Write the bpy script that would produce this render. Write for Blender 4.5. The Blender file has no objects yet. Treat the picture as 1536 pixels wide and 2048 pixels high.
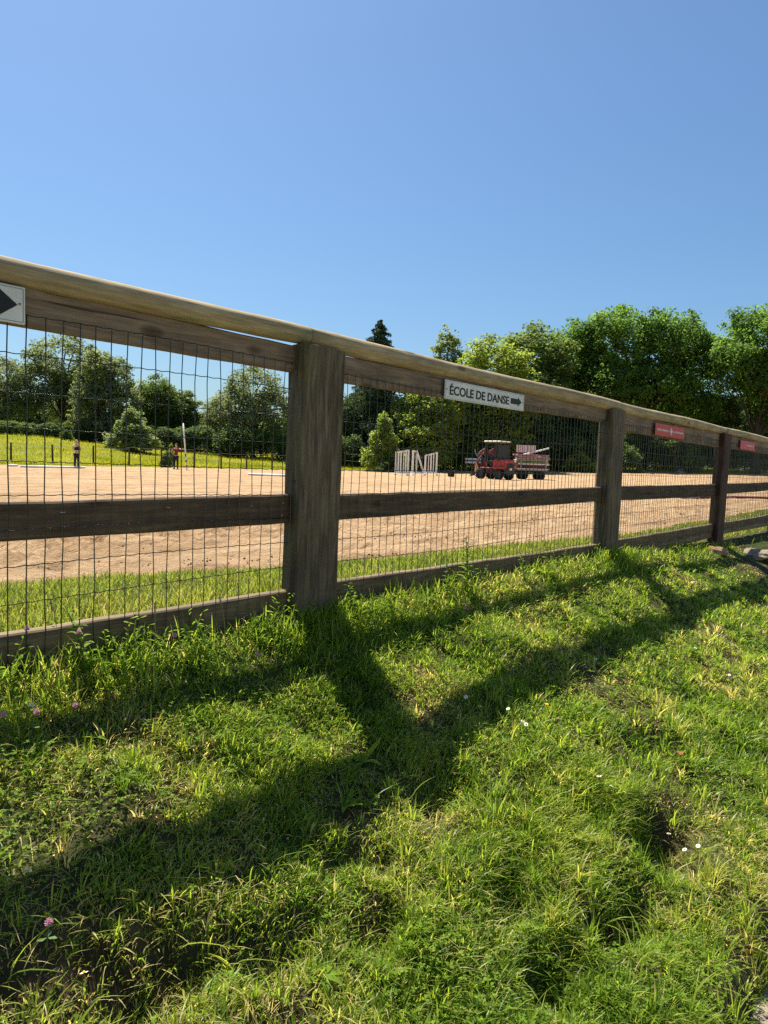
import bpy, math, random
import numpy as np
from mathutils import Vector, Matrix

# ------------------------------------------------------------------ camera, sky, sun, exposure
scene = bpy.context.scene
col = scene.collection
FPX, YAW, PITCH, ROLL = 1382.41, math.radians(39.444), math.radians(4.235), math.radians(2.169)
CAM = np.array([0.0, -2.009, 0.85])
FWD = np.array([math.cos(YAW)*math.cos(PITCH), math.sin(YAW)*math.cos(PITCH), -math.sin(PITCH)])
_r0 = np.array([math.sin(YAW), -math.cos(YAW), 0.0]); _u0 = np.cross(_r0, FWD)
RGT = _r0*math.cos(ROLL) + _u0*math.sin(ROLL)
UPV = -_r0*math.sin(ROLL) + _u0*math.cos(ROLL)
cd = bpy.data.cameras.new('camera'); cam = bpy.data.objects.new('camera', cd); col.objects.link(cam)
cd.sensor_fit = 'VERTICAL'; cd.sensor_height = 36.0; cd.sensor_width = 27.0
cd.lens = FPX/2048*36.0; cd.clip_start = 0.05; cd.clip_end = 3000
M = Matrix(((RGT[0], UPV[0], -FWD[0], CAM[0]), (RGT[1], UPV[1], -FWD[1], CAM[1]), (RGT[2], UPV[2], -FWD[2], CAM[2]), (0, 0, 0, 1)))
cam.matrix_world = M
scene.camera = cam

SUNV = Vector((0.14, 0.50, 1.0)).normalized()
ELEV = math.asin(SUNV.z); ROT = math.pi/2 - math.atan2(SUNV.y, SUNV.x)
world = bpy.data.worlds.new('World'); scene.world = world; world.use_nodes = True
wn = world.node_tree; wn.nodes.clear()
sky = wn.nodes.new('ShaderNodeTexSky'); sky.sky_type = 'NISHITA'; sky.sun_disc = False
sky.sun_elevation = ELEV; sky.sun_rotation = ROT
sky.altitude = 0; sky.air_density = 1.22; sky.dust_density = 1.15; sky.ozone_density = 10.0
bg = wn.nodes.new('ShaderNodeBackground'); bg.inputs['Strength'].default_value = 0.061
wo = wn.nodes.new('ShaderNodeOutputWorld')
tintn = wn.nodes.new('ShaderNodeMixRGB'); tintn.blend_type = 'MULTIPLY'; tintn.inputs[0].default_value = 1.0; tintn.inputs[2].default_value = (0.95, 1.02, 1.0, 1)
wn.links.new(sky.outputs[0], tintn.inputs[1]); wn.links.new(tintn.outputs[0], bg.inputs[0]); wn.links.new(bg.outputs[0], wo.inputs[0])
sd = bpy.data.lights.new('sun', 'SUN'); sd.energy = 5.0; sd.angle = math.radians(0.5); sd.color = (1.0, 0.925, 0.79)
sun = bpy.data.objects.new('sun', sd); col.objects.link(sun)
sun.rotation_euler = SUNV.to_track_quat('Z', 'Y').to_euler(); sun.location = (20, 40, 80)
scene.view_settings.view_transform = 'Standard'; scene.view_settings.look = 'None'
scene.view_settings.exposure = 1.08; scene.view_settings.gamma = 1.0; scene.view_settings.use_curve_mapping = False
scene.render.engine = 'CYCLES'
scene.cycles.max_bounces = 7; scene.cycles.diffuse_bounces = 4; scene.cycles.transmission_bounces = 5
scene.cycles.transparent_max_bounces = 6; scene.cycles.use_denoising = False

# ------------------------------------------------------------------ helpers
RS = np.random.RandomState
def smooth(t): t = np.clip(t, 0, 1); return t*t*(3-2*t)
def hash2(ix, iy, seed):
    n = (ix.astype(np.int64)*374761393 + iy.astype(np.int64)*668265263 + seed*982451653) & 0x7fffffff
    n = ((n ^ (n >> 13))*1274126177) & 0x7fffffff
    n = n ^ (n >> 16)
    return (n & 0xffff)/65535.0
def vnoise(x, y, seed=0):
    x = np.asarray(x, float); y = np.asarray(y, float)
    ix = np.floor(x); iy = np.floor(y); fx = smooth(x-ix); fy = smooth(y-iy)
    a = hash2(ix, iy, seed); b = hash2(ix+1, iy, seed); c = hash2(ix, iy+1, seed); d = hash2(ix+1, iy+1, seed)
    return (a*(1-fx)+b*fx)*(1-fy) + (c*(1-fx)+d*fx)*fy
def fbm(x, y, seed=0, octs=4):
    s = 0; a = 0.5; t = 0
    for o in range(octs):
        s = s + a*vnoise(np.asarray(x)*2**o, np.asarray(y)*2**o, seed+o*17); t += a; a *= 0.5
    return s/t
def pxray(x, y): return FWD + RGT*(x-768)/FPX - UPV*(y-1024)/FPX

def mesh_fast(name, V, tris=None, quads=None, attrs=None, smooth_shade=False):
    V = np.asarray(V, np.float32).reshape(-1, 3)
    me = bpy.data.meshes.new(name)
    nt = 0 if tris is None else len(tris); nq = 0 if quads is None else len(quads)
    me.vertices.add(len(V)); me.vertices.foreach_set('co', V.ravel())
    loops = []
    if nt: loops.append(np.asarray(tris, np.int32).ravel())
    if nq: loops.append(np.asarray(quads, np.int32).ravel())
    L = np.concatenate(loops)
    me.loops.add(len(L)); me.loops.foreach_set('vertex_index', L)
    me.polygons.add(nt+nq)
    starts = np.concatenate([np.arange(nt)*3, nt*3 + np.arange(nq)*4]).astype(np.int32)
    me.polygons.foreach_set('loop_start', starts)
    if smooth_shade: me.polygons.foreach_set('use_smooth', np.ones(nt+nq, bool))
    me.update(calc_edges=True)
    for k, v in (attrs or {}).items():
        a = me.attributes.new(k, 'FLOAT', 'POINT'); a.data.foreach_set('value', np.asarray(v, np.float32))
    return me

class MB:
    """collects shapes into one mesh"""
    def __init__(s): s.v = []; s.f = []
    def add(s, V, F):
        n = len(s.v); s.v += [tuple(map(float, p)) for p in V]; s.f += [tuple(i+n for i in f) for f in F]; return s
    def box(s, c, d, R=None, bev=0.0):
        c = np.array(c, float); d = np.array(d, float)/2
        if bev <= 0:
            P = [np.array((sx, sy, sz))*d for sz in (-1, 1) for sy in (-1, 1) for sx in (-1, 1)]
            F = [(0, 2, 3, 1), (4, 5, 7, 6), (0, 1, 5, 4), (2, 6, 7, 3), (0, 4, 6, 2), (1, 3, 7, 5)]
        else:
            P = []; b = bev
            for zz in (-d[2], -d[2]+b, d[2]-b, d[2]):
                q = b if abs(zz) == d[2] else 0
                x, y = d[0]-q, d[1]-q
                for (px, py) in ((-x+b, -y), (x-b, -y), (x, -y+b), (x, y-b), (x-b, y), (-x+b, y), (-x, y-b), (-x, -y+b)): P.append(np.array((px, py, zz)))
            F = [tuple(range(7, -1, -1)), tuple(range(24, 32))]
            for k in range(3):
                for i in range(8): F.append((k*8+i, k*8+(i+1) % 8, k*8+8+(i+1) % 8, k*8+8+i))
        if R is not None: P = [np.array(R) @ p for p in P]
        return s.add([p+c for p in P], F)
    def bar(s, a, b, w, t=None, up=(0, 0, 1), bev=0.0):
        a = np.array(a, float); b = np.array(b, float); t = w if t is None else t
        d = b-a; L = np.linalg.norm(d); x = d/L; up = np.array(up, float)
        if abs(x @ up) > .98: up = np.array((1., 0, 0))
        y = np.cross(up, x); y /= np.linalg.norm(y); z = np.cross(x, y)
        return s.box((a+b)/2, (L, w, t), np.stack([x, y, z], 1), bev)
    def tube(s, pts, r, n=8, caps=True):
        pts = [np.array(p, float) for p in pts]; m = len(pts)
        r = [r]*m if np.isscalar(r) else list(r)
        V = []; prev = None
        for i in range(m):
            d = pts[min(i+1, m-1)]-pts[max(i-1, 0)]; d = d/(np.linalg.norm(d)+1e-9)
            if prev is None:
                u = np.array((0, 0, 1.)) if abs(d[2]) < .9 else np.array((1., 0, 0))
            else: u = prev
            u = u - d*(u @ d); u /= np.linalg.norm(u)+1e-9; prev = u; w = np.cross(d, u)
            for k in range(n):
                a = 2*math.pi*k/n; V.append(pts[i] + (u*math.cos(a)+w*math.sin(a))*r[i])
        F = [(i*n+k, i*n+(k+1) % n, (i+1)*n+(k+1) % n, (i+1)*n+k) for i in range(m-1) for k in range(n)]
        if caps: F += [tuple(range(n-1, -1, -1)), tuple((m-1)*n+k for k in range(n))]
        return s.add(V, F)
    def lathe(s, prof, c, axis=(0, 0, 1), n=20):
        ax = np.array(axis, float); ax /= np.linalg.norm(ax)
        u = np.array((0, 0, 1.)) if abs(ax[2]) < .9 else np.array((1., 0, 0))
        u = u-ax*(u @ ax); u /= np.linalg.norm(u); w = np.cross(ax, u); c = np.array(c, float)
        V = [c+ax*h+(u*math.cos(2*math.pi*k/n)+w*math.sin(2*math.pi*k/n))*r for (r, h) in prof for k in range(n)]
        F = [(i*n+k, i*n+(k+1) % n, (i+1)*n+(k+1) % n, (i+1)*n+k) for i in range(len(prof)-1) for k in range(n)]
        F += [tuple(range(n-1, -1, -1)), tuple((len(prof)-1)*n+k for k in range(n))]
        return s.add(V, F)
    def prism(s, poly, y0, y1):      # poly in x,z extruded along y
        n = len(poly); V = [(x, y0, z) for x, z in poly]+[(x, y1, z) for x, z in poly]
        F = [tuple(range(n)), tuple(range(2*n-1, n-1, -1))]+[(i, n+i, n+(i+1) % n, (i+1) % n) for i in range(n)]
        return s.add(V, F)
    def mesh(s, name, sm=False):
        me = bpy.data.meshes.new(name); me.from_pydata(s.v, [], s.f); me.update()
        if sm:
            me.polygons.foreach_set('use_smooth', np.ones(len(me.polygons), bool))
        return me
    def build(s, name, mat, parent=None, sm=False, loc=None):
        return link(name, s.mesh(name, sm), mat, parent, loc)

def link(name, me, mat, parent=None, loc=None):
    o = bpy.data.objects.new(name, me); col.objects.link(o)
    if mat is not None:
        if len(me.materials) == 0: me.materials.append(mat)
        elif me.materials[0] is not mat: o.material_slots[0].link = 'OBJECT'; o.material_slots[0].material = mat
    if parent is not None: o.parent = parent
    if loc is not None: o.location = loc
    return o
def tag(o, label=None, cat=None, group=None, kind=None):
    if label: o['label'] = label
    if cat: o['category'] = cat
    if group: o['group'] = group
    if kind: o['kind'] = kind
    return o
def thing(name, label, cat, loc=(0, 0, 0), rz=0.0, group=None):
    o = bpy.data.objects.new(name, None); col.objects.link(o); o.empty_display_size = 0.1
    o.location = loc; o.rotation_euler = (0, 0, rz)
    return tag(o, label, cat, group)
def copy_tree(o, parent=None):
    c = o.copy(); col.objects.link(c)
    if parent is not None: c.parent = parent
    for ch in list(o.children): copy_tree(ch, c)
    return c

# ------------------------------------------------------------------ materials
class NT:
    def __init__(s, name):
        s.m = bpy.data.materials.new(name); s.m.use_nodes = True; s.t = s.m.node_tree; s.t.nodes.clear()
        s.out = s.t.nodes.new('ShaderNodeOutputMaterial')
    def n(s, typ, **kw):
        nd = s.t.nodes.new(typ)
        for k, v in kw.items():
            if k in nd.inputs.keys() or isinstance(k, int): nd.inputs[k].default_value = v
            else: setattr(nd, k, v)
        return nd
    def l(s, a, b): s.t.links.new(a, b)
    def ramp(s, fac, stops, interp='LINEAR'):
        r = s.t.nodes.new('ShaderNodeValToRGB'); r.color_ramp.interpolation = interp
        e = r.color_ramp.elements
        while len(e) < len(stops): e.new(0.5)
        for i, (p, c) in enumerate(stops): e[i].position = p; e[i].color = (*c, 1)
        s.l(fac, r.inputs[0]); return r.outputs[0]
    def noise(s, vec, scale, detail=4, rough=.55, dist=0.0):
        n = s.n('ShaderNodeTexNoise'); n.inputs['Scale'].default_value = scale; n.inputs['Detail'].default_value = detail
        n.inputs['Roughness'].default_value = rough; n.inputs['Distortion'].default_value = dist
        if vec is not None: s.l(vec, n.inputs['Vector'])
        return n.outputs['Fac']
    def coords(s, which='Object', scale=(1, 1, 1), rnd=False):
        tc = s.n('ShaderNodeTexCoord'); mp = s.n('ShaderNodeMapping'); mp.inputs['Scale'].default_value = scale
        s.l(tc.outputs[which], mp.inputs[0])
        if rnd:
            oi = s.n('ShaderNodeObjectInfo'); mul = s.n('ShaderNodeMath', operation='MULTIPLY'); mul.inputs[1].default_value = 37.0
            s.l(oi.outputs['Random'], mul.inputs[0]); cb = s.n('ShaderNodeCombineXYZ')
            for i in range(3): s.l(mul.outputs[0], cb.inputs[i])
            s.l(cb.outputs[0], mp.inputs['Location'])
        return mp.outputs[0]
    def mix(s, fac, a, b, typ='MIX'):
        m = s.n('ShaderNodeMixRGB', blend_type=typ)
        for i, v in ((0, fac), (1, a), (2, b)):
            if isinstance(v, (int, float)): m.inputs[i].default_value = v
            elif isinstance(v, tuple): m.inputs[i].default_value = (*v, 1)
            else: s.l(v, m.inputs[i])
        return m.outputs[0]
    def bump(s, h, strength=.3, dist=.01, normal=None):
        b = s.n('ShaderNodeBump'); b.inputs['Strength'].default_value = strength; b.inputs['Distance'].default_value = dist
        s.l(h, b.inputs['Height'])
        if normal is not None: s.l(normal, b.inputs['Normal'])
        return b.outputs[0]
    def bsdf(s, colr, rough=.7, spec=.3, metal=0.0, normal=None):
        p = s.n('ShaderNodeBsdfPrincipled'); p.inputs['Roughness'].default_value = rough; p.inputs['Metallic'].default_value = metal
        p.inputs['Specular IOR Level'].default_value = spec
        if isinstance(colr, tuple): p.inputs['Base Color'].default_value = (*colr, 1)
        else: s.l(colr, p.inputs['Base Color'])
        if normal is not None: s.l(normal, p.inputs['Normal'])
        s.l(p.outputs[0], s.out.inputs[0]); return p

def mat_plain(name, c, rough=.6, spec=.3, metal=0.0, var=.25, scale=8.0):
    k = NT(name); f = k.noise(k.coords('Object'), scale, 5)
    d = tuple(x*(1-var) for x in c); b = tuple(min(1, x*(1+var*.6)) for x in c)
    k.bsdf(k.ramp(f, [(.3, d), (.7, b)]), rough, spec, metal); return k.m

def mat_leaf(name, stops, trans=.45, rough=.5, spec=.25, gain=1.5):
    k = NT(name); at = k.n('ShaderNodeAttribute', attribute_name='tint')
    c = k.ramp(at.outputs['Fac'], stops)
    p = k.n('ShaderNodeBsdfPrincipled'); p.inputs['Roughness'].default_value = rough; p.inputs['Specular IOR Level'].default_value = spec
    k.l(c, p.inputs['Base Color'])
    t = k.n('ShaderNodeBsdfTranslucent'); cg = k.mix(1.0, c, (gain, gain*.95, gain*.62), 'MULTIPLY'); k.l(cg, t.inputs['Color'])
    mx = k.n('ShaderNodeMixShader'); mx.inputs[0].default_value = trans
    k.l(p.outputs[0], mx.inputs[1]); k.l(t.outputs[0], mx.inputs[2]); k.l(mx.outputs[0], k.out.inputs[0]); return k.m

def mat_wood(name, axis, stops, bump=.5, green=None, knots=True, rough=.8):
    k = NT(name)
    sc = [26, 26, 26]; sc[axis] = 2.0
    v = k.coords('Object', tuple(sc), rnd=True)
    g = k.noise(v, 2.2, 6, .6, .6)
    sc2 = [90, 90, 90]; sc2[axis] = 6.0
    v2 = k.coords('Object', tuple(sc2), rnd=True); g2 = k.noise(v2, 1.5, 3, .6)
    big = k.noise(k.coords('Object', (2.2, 2.2, 2.2), rnd=True), 1.6, 3)
    c = k.ramp(g, stops)
    c = k.mix(.35, c, k.ramp(g2, [(.35, (.35, .33, .3)), (.65, (1, 1, 1))]), 'MULTIPLY')
    c = k.mix(.8, c, k.ramp(big, [(.3, (.62, .6, .58)), (.7, (1.12, 1.1, 1.05))]), 'MULTIPLY')
    if knots:
        sk = [7, 7, 7]; sk[axis] = 3.2
        vo = k.n('ShaderNodeTexVoronoi'); vo.inputs['Scale'].default_value = 1.0; k.l(k.coords('Object', tuple(sk), rnd=True), vo.inputs['Vector'])
        kf = k.ramp(vo.outputs['Distance'], [(.0, (1, 1, 1)), (.1, (.8, .8, .8)), (.17, (0, 0, 0))])
        c = k.mix(kf, c, k.mix(1.0, c, (.38, .33, .28), 'MULTIPLY'))
    if green:
        gf = k.ramp(k.noise(k.coords('Object', (6, 6, 1.5) if axis == 2 else (1.5, 6, 6), rnd=True), 2.5, 5, .65), [(.52, (0, 0, 0)), (.68, (.75, .75, .75))])
        c = k.mix(gf, c, green)
    sc3 = [60, 60, 60]; sc3[axis] = .9
    crk = k.ramp(k.noise(k.coords('Object', tuple(sc3), rnd=True), 1.0, 3, .5, .3), [(.30, (1, 1, 1)), (.345, (0, 0, 0))])
    c = k.mix(crk, c, k.mix(1.0, c, (.28, .25, .22), 'MULTIPLY'))
    h = k.mix(.5, g, k.mix(crk, g2, (0, 0, 0)))
    k.bsdf(c, rough, .25, 0, k.bump(h, bump, .004)); return k.m

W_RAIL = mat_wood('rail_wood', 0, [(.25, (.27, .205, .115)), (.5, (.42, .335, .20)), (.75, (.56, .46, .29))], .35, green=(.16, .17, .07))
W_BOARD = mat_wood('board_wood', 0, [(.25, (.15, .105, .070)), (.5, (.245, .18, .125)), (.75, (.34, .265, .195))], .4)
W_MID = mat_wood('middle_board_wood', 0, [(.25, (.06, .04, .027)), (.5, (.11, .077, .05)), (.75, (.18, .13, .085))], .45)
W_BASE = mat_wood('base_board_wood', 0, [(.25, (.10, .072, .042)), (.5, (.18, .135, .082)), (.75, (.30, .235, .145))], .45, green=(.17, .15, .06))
W_POST = mat_wood('post_wood', 2, [(.25, (.045, .034, .022)), (.48, (.115, .09, .060)), (.75, (.25, .205, .145))], 1.0, green=(.13, .125, .05), knots=False)
W_POST_RED = mat_wood('reddish_post_wood', 2, [(.25, (.032, .018, .012)), (.5, (.066, .037, .026)), (.75, (.11, .068, .050))], .8, knots=False)
WIRE = mat_plain('wire_coating', (.016, .020, .016), .28, .6, 0, .3, 40)
WHITE_PLATE = mat_plain('sign_plate', (.66, .66, .62), .42, .4, 0, .16, 9)
BLACK_INK = mat_plain('black_ink', (.018, .018, .022), .55, .3, 0, .1)
GREY_LINE = mat_plain('grey_line', (.20, .20, .19), .5, .3, 0, .1)
SCREW = mat_plain('screw_metal', (.22, .21, .2), .4, .5, .7, .2, 60)
RED_BANNER = mat_plain('red_print', (.50, .045, .035), .5, .35, 0, .22, 6)
PINK_BANNER = mat_plain('pinkish_red_print', (.56, .05, .09), .5, .35, 0, .22, 6)
PALE_PRINT = mat_plain('pale_print', (.72, .52, .50), .5, .3, 0, .15, 30)
WHITE_PAINT = mat_plain('white_paint', (.80, .79, .75), .55, .35, 0, .10, 6)
RED_PAINT = mat_plain('red_paint', (.42, .03, .035), .42, .45, 0, .25, 5)
DARK_RED = mat_plain('dark_red_paint', (.20, .035, .035), .55, .3, 0, .3, 5)
BLACK_RUBBER = mat_plain('black_rubber', (.022, .022, .024), .75, .25, 0, .25, 12)
BLACK_STEEL = mat_plain('black_steel', (.035, .035, .04), .5, .4, .2, .3, 9)
GREY_STEEL = mat_plain('grey_steel', (.32, .32, .33), .42, .45, .55, .25, 9)
ROOF_PALE = mat_plain('roof_pale', (.62, .60, .42), .5, .3, 0, .15, 4)
YELLOW_OLD = mat_plain('faded_yellow_paint', (.50, .42, .22), .6, .3, 0, .2, 5)
BROWN_POLE = mat_plain('brown_pole', (.16, .09, .05), .7, .25, 0, .3, 6)
PINK_PAINT = mat_plain('faded_pink_paint', (.55, .25, .26), .6, .3, 0, .2, 5)
OLIVE_PAINT = mat_plain('olive_paint', (.20, .20, .10), .6, .3, 0, .25, 5)
SKIN = mat_plain('skin', (.52, .31, .22), .55, .35, 0, .08, 8)
CREAM_CLOTH = mat_plain('cream_cloth', (.62, .55, .45), .85, .15, 0, .15, 18)
DARK_CLOTH = mat_plain('dark_cloth', (.022, .022, .03), .85, .15, 0, .3, 18)
RED_CLOTH = mat_plain('dark_red_cloth', (.23, .025, .035), .85, .15, 0, .25, 18)
BLOND = mat_plain('blond_hair', (.42, .28, .12), .6, .3, 0, .25, 50)
DARK_HAIR = mat_plain('dark_hair', (.035, .02, .014), .6, .3, 0, .3, 50)
BARK = mat_wood('bark', 2, [(.25, (.035, .028, .02)), (.5, (.075, .06, .045)), (.75, (.13, .11, .085))], 1.0, knots=False, rough=.9)
FAR_POST = mat_wood('weathered_stake', 2, [(.25, (.035, .028, .02)), (.5, (.07, .055, .04)), (.75, (.12, .10, .075))], .8, knots=False)
PALE_POST = mat_wood('pale_stake', 2, [(.25, (.16, .14, .10)), (.5, (.27, .24, .18)), (.75, (.38, .34, .27))], .8, knots=False)

GRASS = mat_leaf('grass_blade', [(0, (.045, .092, .010)), (.26, (.100, .175, .018)), (.50, (.195, .275, .034)), (.75, (.30, .335, .062)), (.88, (.42, .36, .14)), (1, (.50, .42, .25))], .5, .38, .24, 2.5)
VERGE = mat_leaf('verge_blade', [(0, (.075, .12, .016)), (.35, (.15, .20, .026)), (.62, (.23, .265, .045)), (.80, (.32, .30, .09)), (1, (.42, .34, .18))], .5, .5, .18, 2.0)
MEADOW_BLADE = mat_leaf('meadow_blade', [(0, (.10, .15, .012)), (.4, (.215, .24, .012)), (.75, (.345, .335, .016)), (1, (.45, .40, .05))], .5, .6, .1, 1.7)
BROADLEAF = mat_leaf('broad_leaf', [(0, (.07, .135, .014)), (.5, (.13, .22, .018)), (1, (.22, .30, .03))], .45, .6, .12, 2.2)

# bank soil
k = NT('bank_soil'); v = k.coords('Object')
c = k.ramp(k.noise(v, 9, 6, .65), [(.3, (.022, .016, .010)), (.5, (.05, .038, .020)), (.7, (.12, .09, .05))])
c = k.mix(k.ramp(k.noise(v, 2.2, 4), [(.45, (0, 0, 0)), (.62, (.8, .8, .8))]), c, (.05, .075, .018))
k.bsdf(c, .95, .1, 0, k.bump(k.noise(v, 60, 6, .7), .9, .012)); SOIL = k.m
# path
k = NT('path_dirt'); v = k.coords('Object')
c = k.ramp(k.noise(v, 14, 7, .7), [(.3, (.16, .13, .10)), (.5, (.28, .23, .175)), (.72, (.42, .36, .29))])
k.bsdf(c, .95, .1, 0, k.bump(k.noise(v, 90, 6, .7), .8, .01)); PATH = k.m
# sand
k = NT('arena_sand'); v = k.coords('Object'); vs = k.coords('Object', (.35, 1.6, 1))
c = k.ramp(k.noise(vs, 1.4, 7, .62, .4), [(.30, (.31, .195, .105)), (.5, (.43, .288, .162)), (.68, (.53, .38, .23))])
c = k.mix(k.ramp(k.noise(k.coords('Object', (.7, 1.5, 1)), 2.0, 7, .72, .6), [(.38, (.8, .8, .8)), (.50, (0, 0, 0))]), c, (.20, .122, .064))
c = k.mix(k.ramp(k.noise(k.coords('Object', (.05, .5, 1)), 1.0, 4), [(.5, (0, 0, 0)), (.7, (.6, .6, .6))]), c, (.52, .375, .225))
b1 = k.bump(k.noise(v, 55, 5, .7), .7, .015); b2 = k.bump(k.noise(k.coords('Object', (1, 3.2, 1)), 2.2, 8, .72), .9, .12, b1)
c = k.mix(k.ramp(k.noise(k.coords('Object', (.22, 2.4, 1)), 1.6, 7, .7), [(.38, (.5, .5, .5)), (.52, (0, 0, 0))]), c, (.25, .155, .08))
k.bsdf(c, .95, .1, 0, b2); SAND = k.m
# meadow ground
k = NT('meadow_ground'); v = k.coords('Object')
c = k.ramp(k.noise(v, .35, 6, .65), [(.3, (.115, .14, .012)), (.5, (.205, .22, .014)), (.7, (.31, .30, .025))])
k.bsdf(c, .95, .1, 0, k.bump(k.noise(v, 4, 6, .7), 1.0, .25)); MEADOW = k.m
k = NT('stone'); v = k.coords('Object')
c = k.ramp(k.noise(v, 7, 7, .7), [(.3, (.16, .125, .085)), (.5, (.27, .22, .155)), (.72, (.36, .305, .23))])
k.bsdf(c, .9, .2, 0, k.bump(k.noise(v, 25, 6, .7), .8, .03)); STONE = k.m
k = NT('grey_stone'); v = k.coords('Object')
c = k.ramp(k.noise(v, 3, 6, .7), [(.3, (.13, .13, .13)), (.5, (.30, .30, .30)), (.72, (.52, .52, .50))])
k.bsdf(c, .9, .2, 0, k.bump(k.noise(v, 12, 6, .7), .8, .05)); GREYSTONE = k.m

def leafmat(name, dark, mid, light, trans=.52, gain=2.1):
    return mat_leaf(name, [(0, dark), (.5, mid), (1, light)], trans, .6, .15, gain)
L_SAGE = leafmat('sage_leaf', (.095, .122, .062), (.155, .195, .098), (.235, .28, .15), .45, 1.8)  # grey-green leaf lifted paler, distance haze put into the colour
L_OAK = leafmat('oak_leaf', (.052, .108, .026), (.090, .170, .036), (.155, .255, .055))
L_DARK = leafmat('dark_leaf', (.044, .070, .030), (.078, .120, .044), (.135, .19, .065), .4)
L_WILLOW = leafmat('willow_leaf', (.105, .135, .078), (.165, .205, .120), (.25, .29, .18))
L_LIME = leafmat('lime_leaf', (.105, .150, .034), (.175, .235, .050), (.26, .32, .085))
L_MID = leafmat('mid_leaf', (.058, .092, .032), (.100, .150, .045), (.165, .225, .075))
L_CONIFER = leafmat('conifer_needle', (.026, .050, .030), (.048, .085, .044), (.085, .13, .055), .3, 1.5)
L_PALE = leafmat('pale_leaf', (0.144, 0.194, 0.077), (0.213, 0.275, 0.112), (0.312, 0.375, 0.163), .45, 1.5)

# ------------------------------------------------------------------ terrain
YE_X = [-12, 1.7, 2.5, 3.5, 4.3, 8.2, 10, 14, 20, 40]; YE_Y = [3.2, 2.5, 2.28, 1.88, 1.78, 1.44, 1.36, 1.5, 1.75, 2.6]
def yedge(X): return np.interp(X, YE_X, YE_Y) + (fbm(np.asarray(X)*1.7, np.asarray(X)*0, 5)-.5)*.5
def zfence(X): return np.interp(X, [-10, 5, 8, 11, 40], [.22, .22, .10, .05, .05])
HOLLOWS = [(2.43, -1.34, .15, .07, .10), (1.97, -1.38, .11, .07, .10), (1.58, -1.31, .11, .06, .08), (.79, -.84, .13, .05, .065), (1.76, -.80, .13, .06, .05), (.98, -.92, .11, .05, .06), (1.64, -1.13, .10, .05, .065), (2.9, -1.1, .14, .06, .06), (1.28, -1.02, .09, .05, .06), (1.35, -.86, .08, .04, .045)]
def bank_z(X, Y):
    X = np.asarray(X, float); Y = np.asarray(Y, float); zf = zfence(X)
    lump = (fbm(X*1.6, Y*1.6, 3)-.5)*.09 + (fbm(X*4.5, Y*4.5, 11, 3)-.5)*.085
    amp = smooth((-Y-.05)/.4)*.9 + .1
    edge = np.interp(X, [-6, 1.2, 1.7, 2.2, 3, 6, 40], [1.62, 1.62, 1.60, 1.60, 1.66, 1.68, 1.68])
    wx = X+(fbm(X*7, Y*7, 61, 3)-.5)*.22; wy = Y+(fbm(X*7+9, Y*7, 63, 3)-.5)*.14
    hol = sum(1.35*dp*np.exp(-(((wx-hx)/(rx*1.15))**2+((wy-hy)/(ry*1.15))**2)**1.5) for hx, hy, rx, ry, dp in HOLLOWS)
    z_near = zf + .48*Y + lump*amp - hol - .15*smooth((-Y-edge-.08*(fbm(X*2.2, X*0, 21)-.5)*2)/.12)
    t = np.clip(Y/np.maximum(yedge(X), .5), 0, 2)
    z_far = zf*(1-smooth(t)) - .16*smooth((t-.86)/.5) + .035*smooth(1-np.abs(t-.6)/.5) + lump*.25*smooth((1-t)/.3)
    return np.where(Y < 0, z_near, z_far)
def tilt(X): q = np.asarray(X, float)-41.0; return .031*(q+np.sqrt(q*q+9))/2
def far_edge(X): return np.interp(X, [-40, 13, 21, 38, 52, 62, 72], [31, 31.6, 32.2, 32.8, 28.5, 22.0, 12.0])
def meadow_z(X, Y):
    X = np.asarray(X, float); Y = np.asarray(Y, float)
    d = Y-far_edge(X)-.05
    up = np.interp(X, [-40, 22, 40, 52, 70, 120], [1.6, 1.55, 1.05, .5, .35, .3])
    z = tilt(X)*np.where(X > 75, 1.0, 1.0)
    z = np.minimum(z, 1.15)
    z = z - .10*smooth(-d/.8) + .06*smooth(d/.6) + up*smooth((d-.4)/19.0) + (fbm(X*.22, Y*.22, 31)-.5)*.5*smooth(d/6)
    return z
def grid(xs, ys, zf):
    X, Y = np.meshgrid(xs, ys); Z = zf(X, Y); nx = len(xs); ny = len(ys)
    V = np.stack([X, Y, Z], -1).reshape(-1, 3)
    i = np.arange(nx*ny).reshape(ny, nx)
    Q = np.stack([i[:-1, :-1], i[:-1, 1:], i[1:, 1:], i[1:, :-1]], -1).reshape(-1, 4)
    return V, Q
def sheet(name, xs, ys, zf, mat):
    V, Q = grid(xs, ys, zf); me = mesh_fast(name, V, None, Q, None, True)
    return tag(link(name, me, mat), kind='structure')
xs = np.concatenate([np.arange(-6, 0, .2), np.arange(0, 5, .035), np.arange(5, 12, .08), np.arange(12, 40.1, .4)])
ys = np.concatenate([np.arange(-2.2, .4, .035), np.arange(.4, 3.6, .08)])
sheet('grass_bank', xs, ys, bank_z, SOIL)
def path_z(X, Y): return zfence(X)-.90 + (fbm(X*2, Y*2, 41)-.5)*.06 + (fbm(X*12, Y*12, 43)-.5)*.02 - .02*smooth((-Y-3)/3)
sheet('dirt_path', np.concatenate([np.arange(-10, 0, .3), np.arange(0, 5, .04), np.arange(5, 40, .4)]), np.concatenate([np.arange(-8, -2.4, .3), np.arange(-2.4, -1.4, .04)]), path_z, PATH)
dim_r = RS(4)
HX = dim_r.uniform(1, 16, 650); HY = np.where(dim_r.rand(650) < .6, 3.6+.16*HX+dim_r.normal(size=650)*.45, 2.0+dim_r.rand(650)**1.4*6.5); HR = dim_r.uniform(.05, .11, 650)
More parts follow.
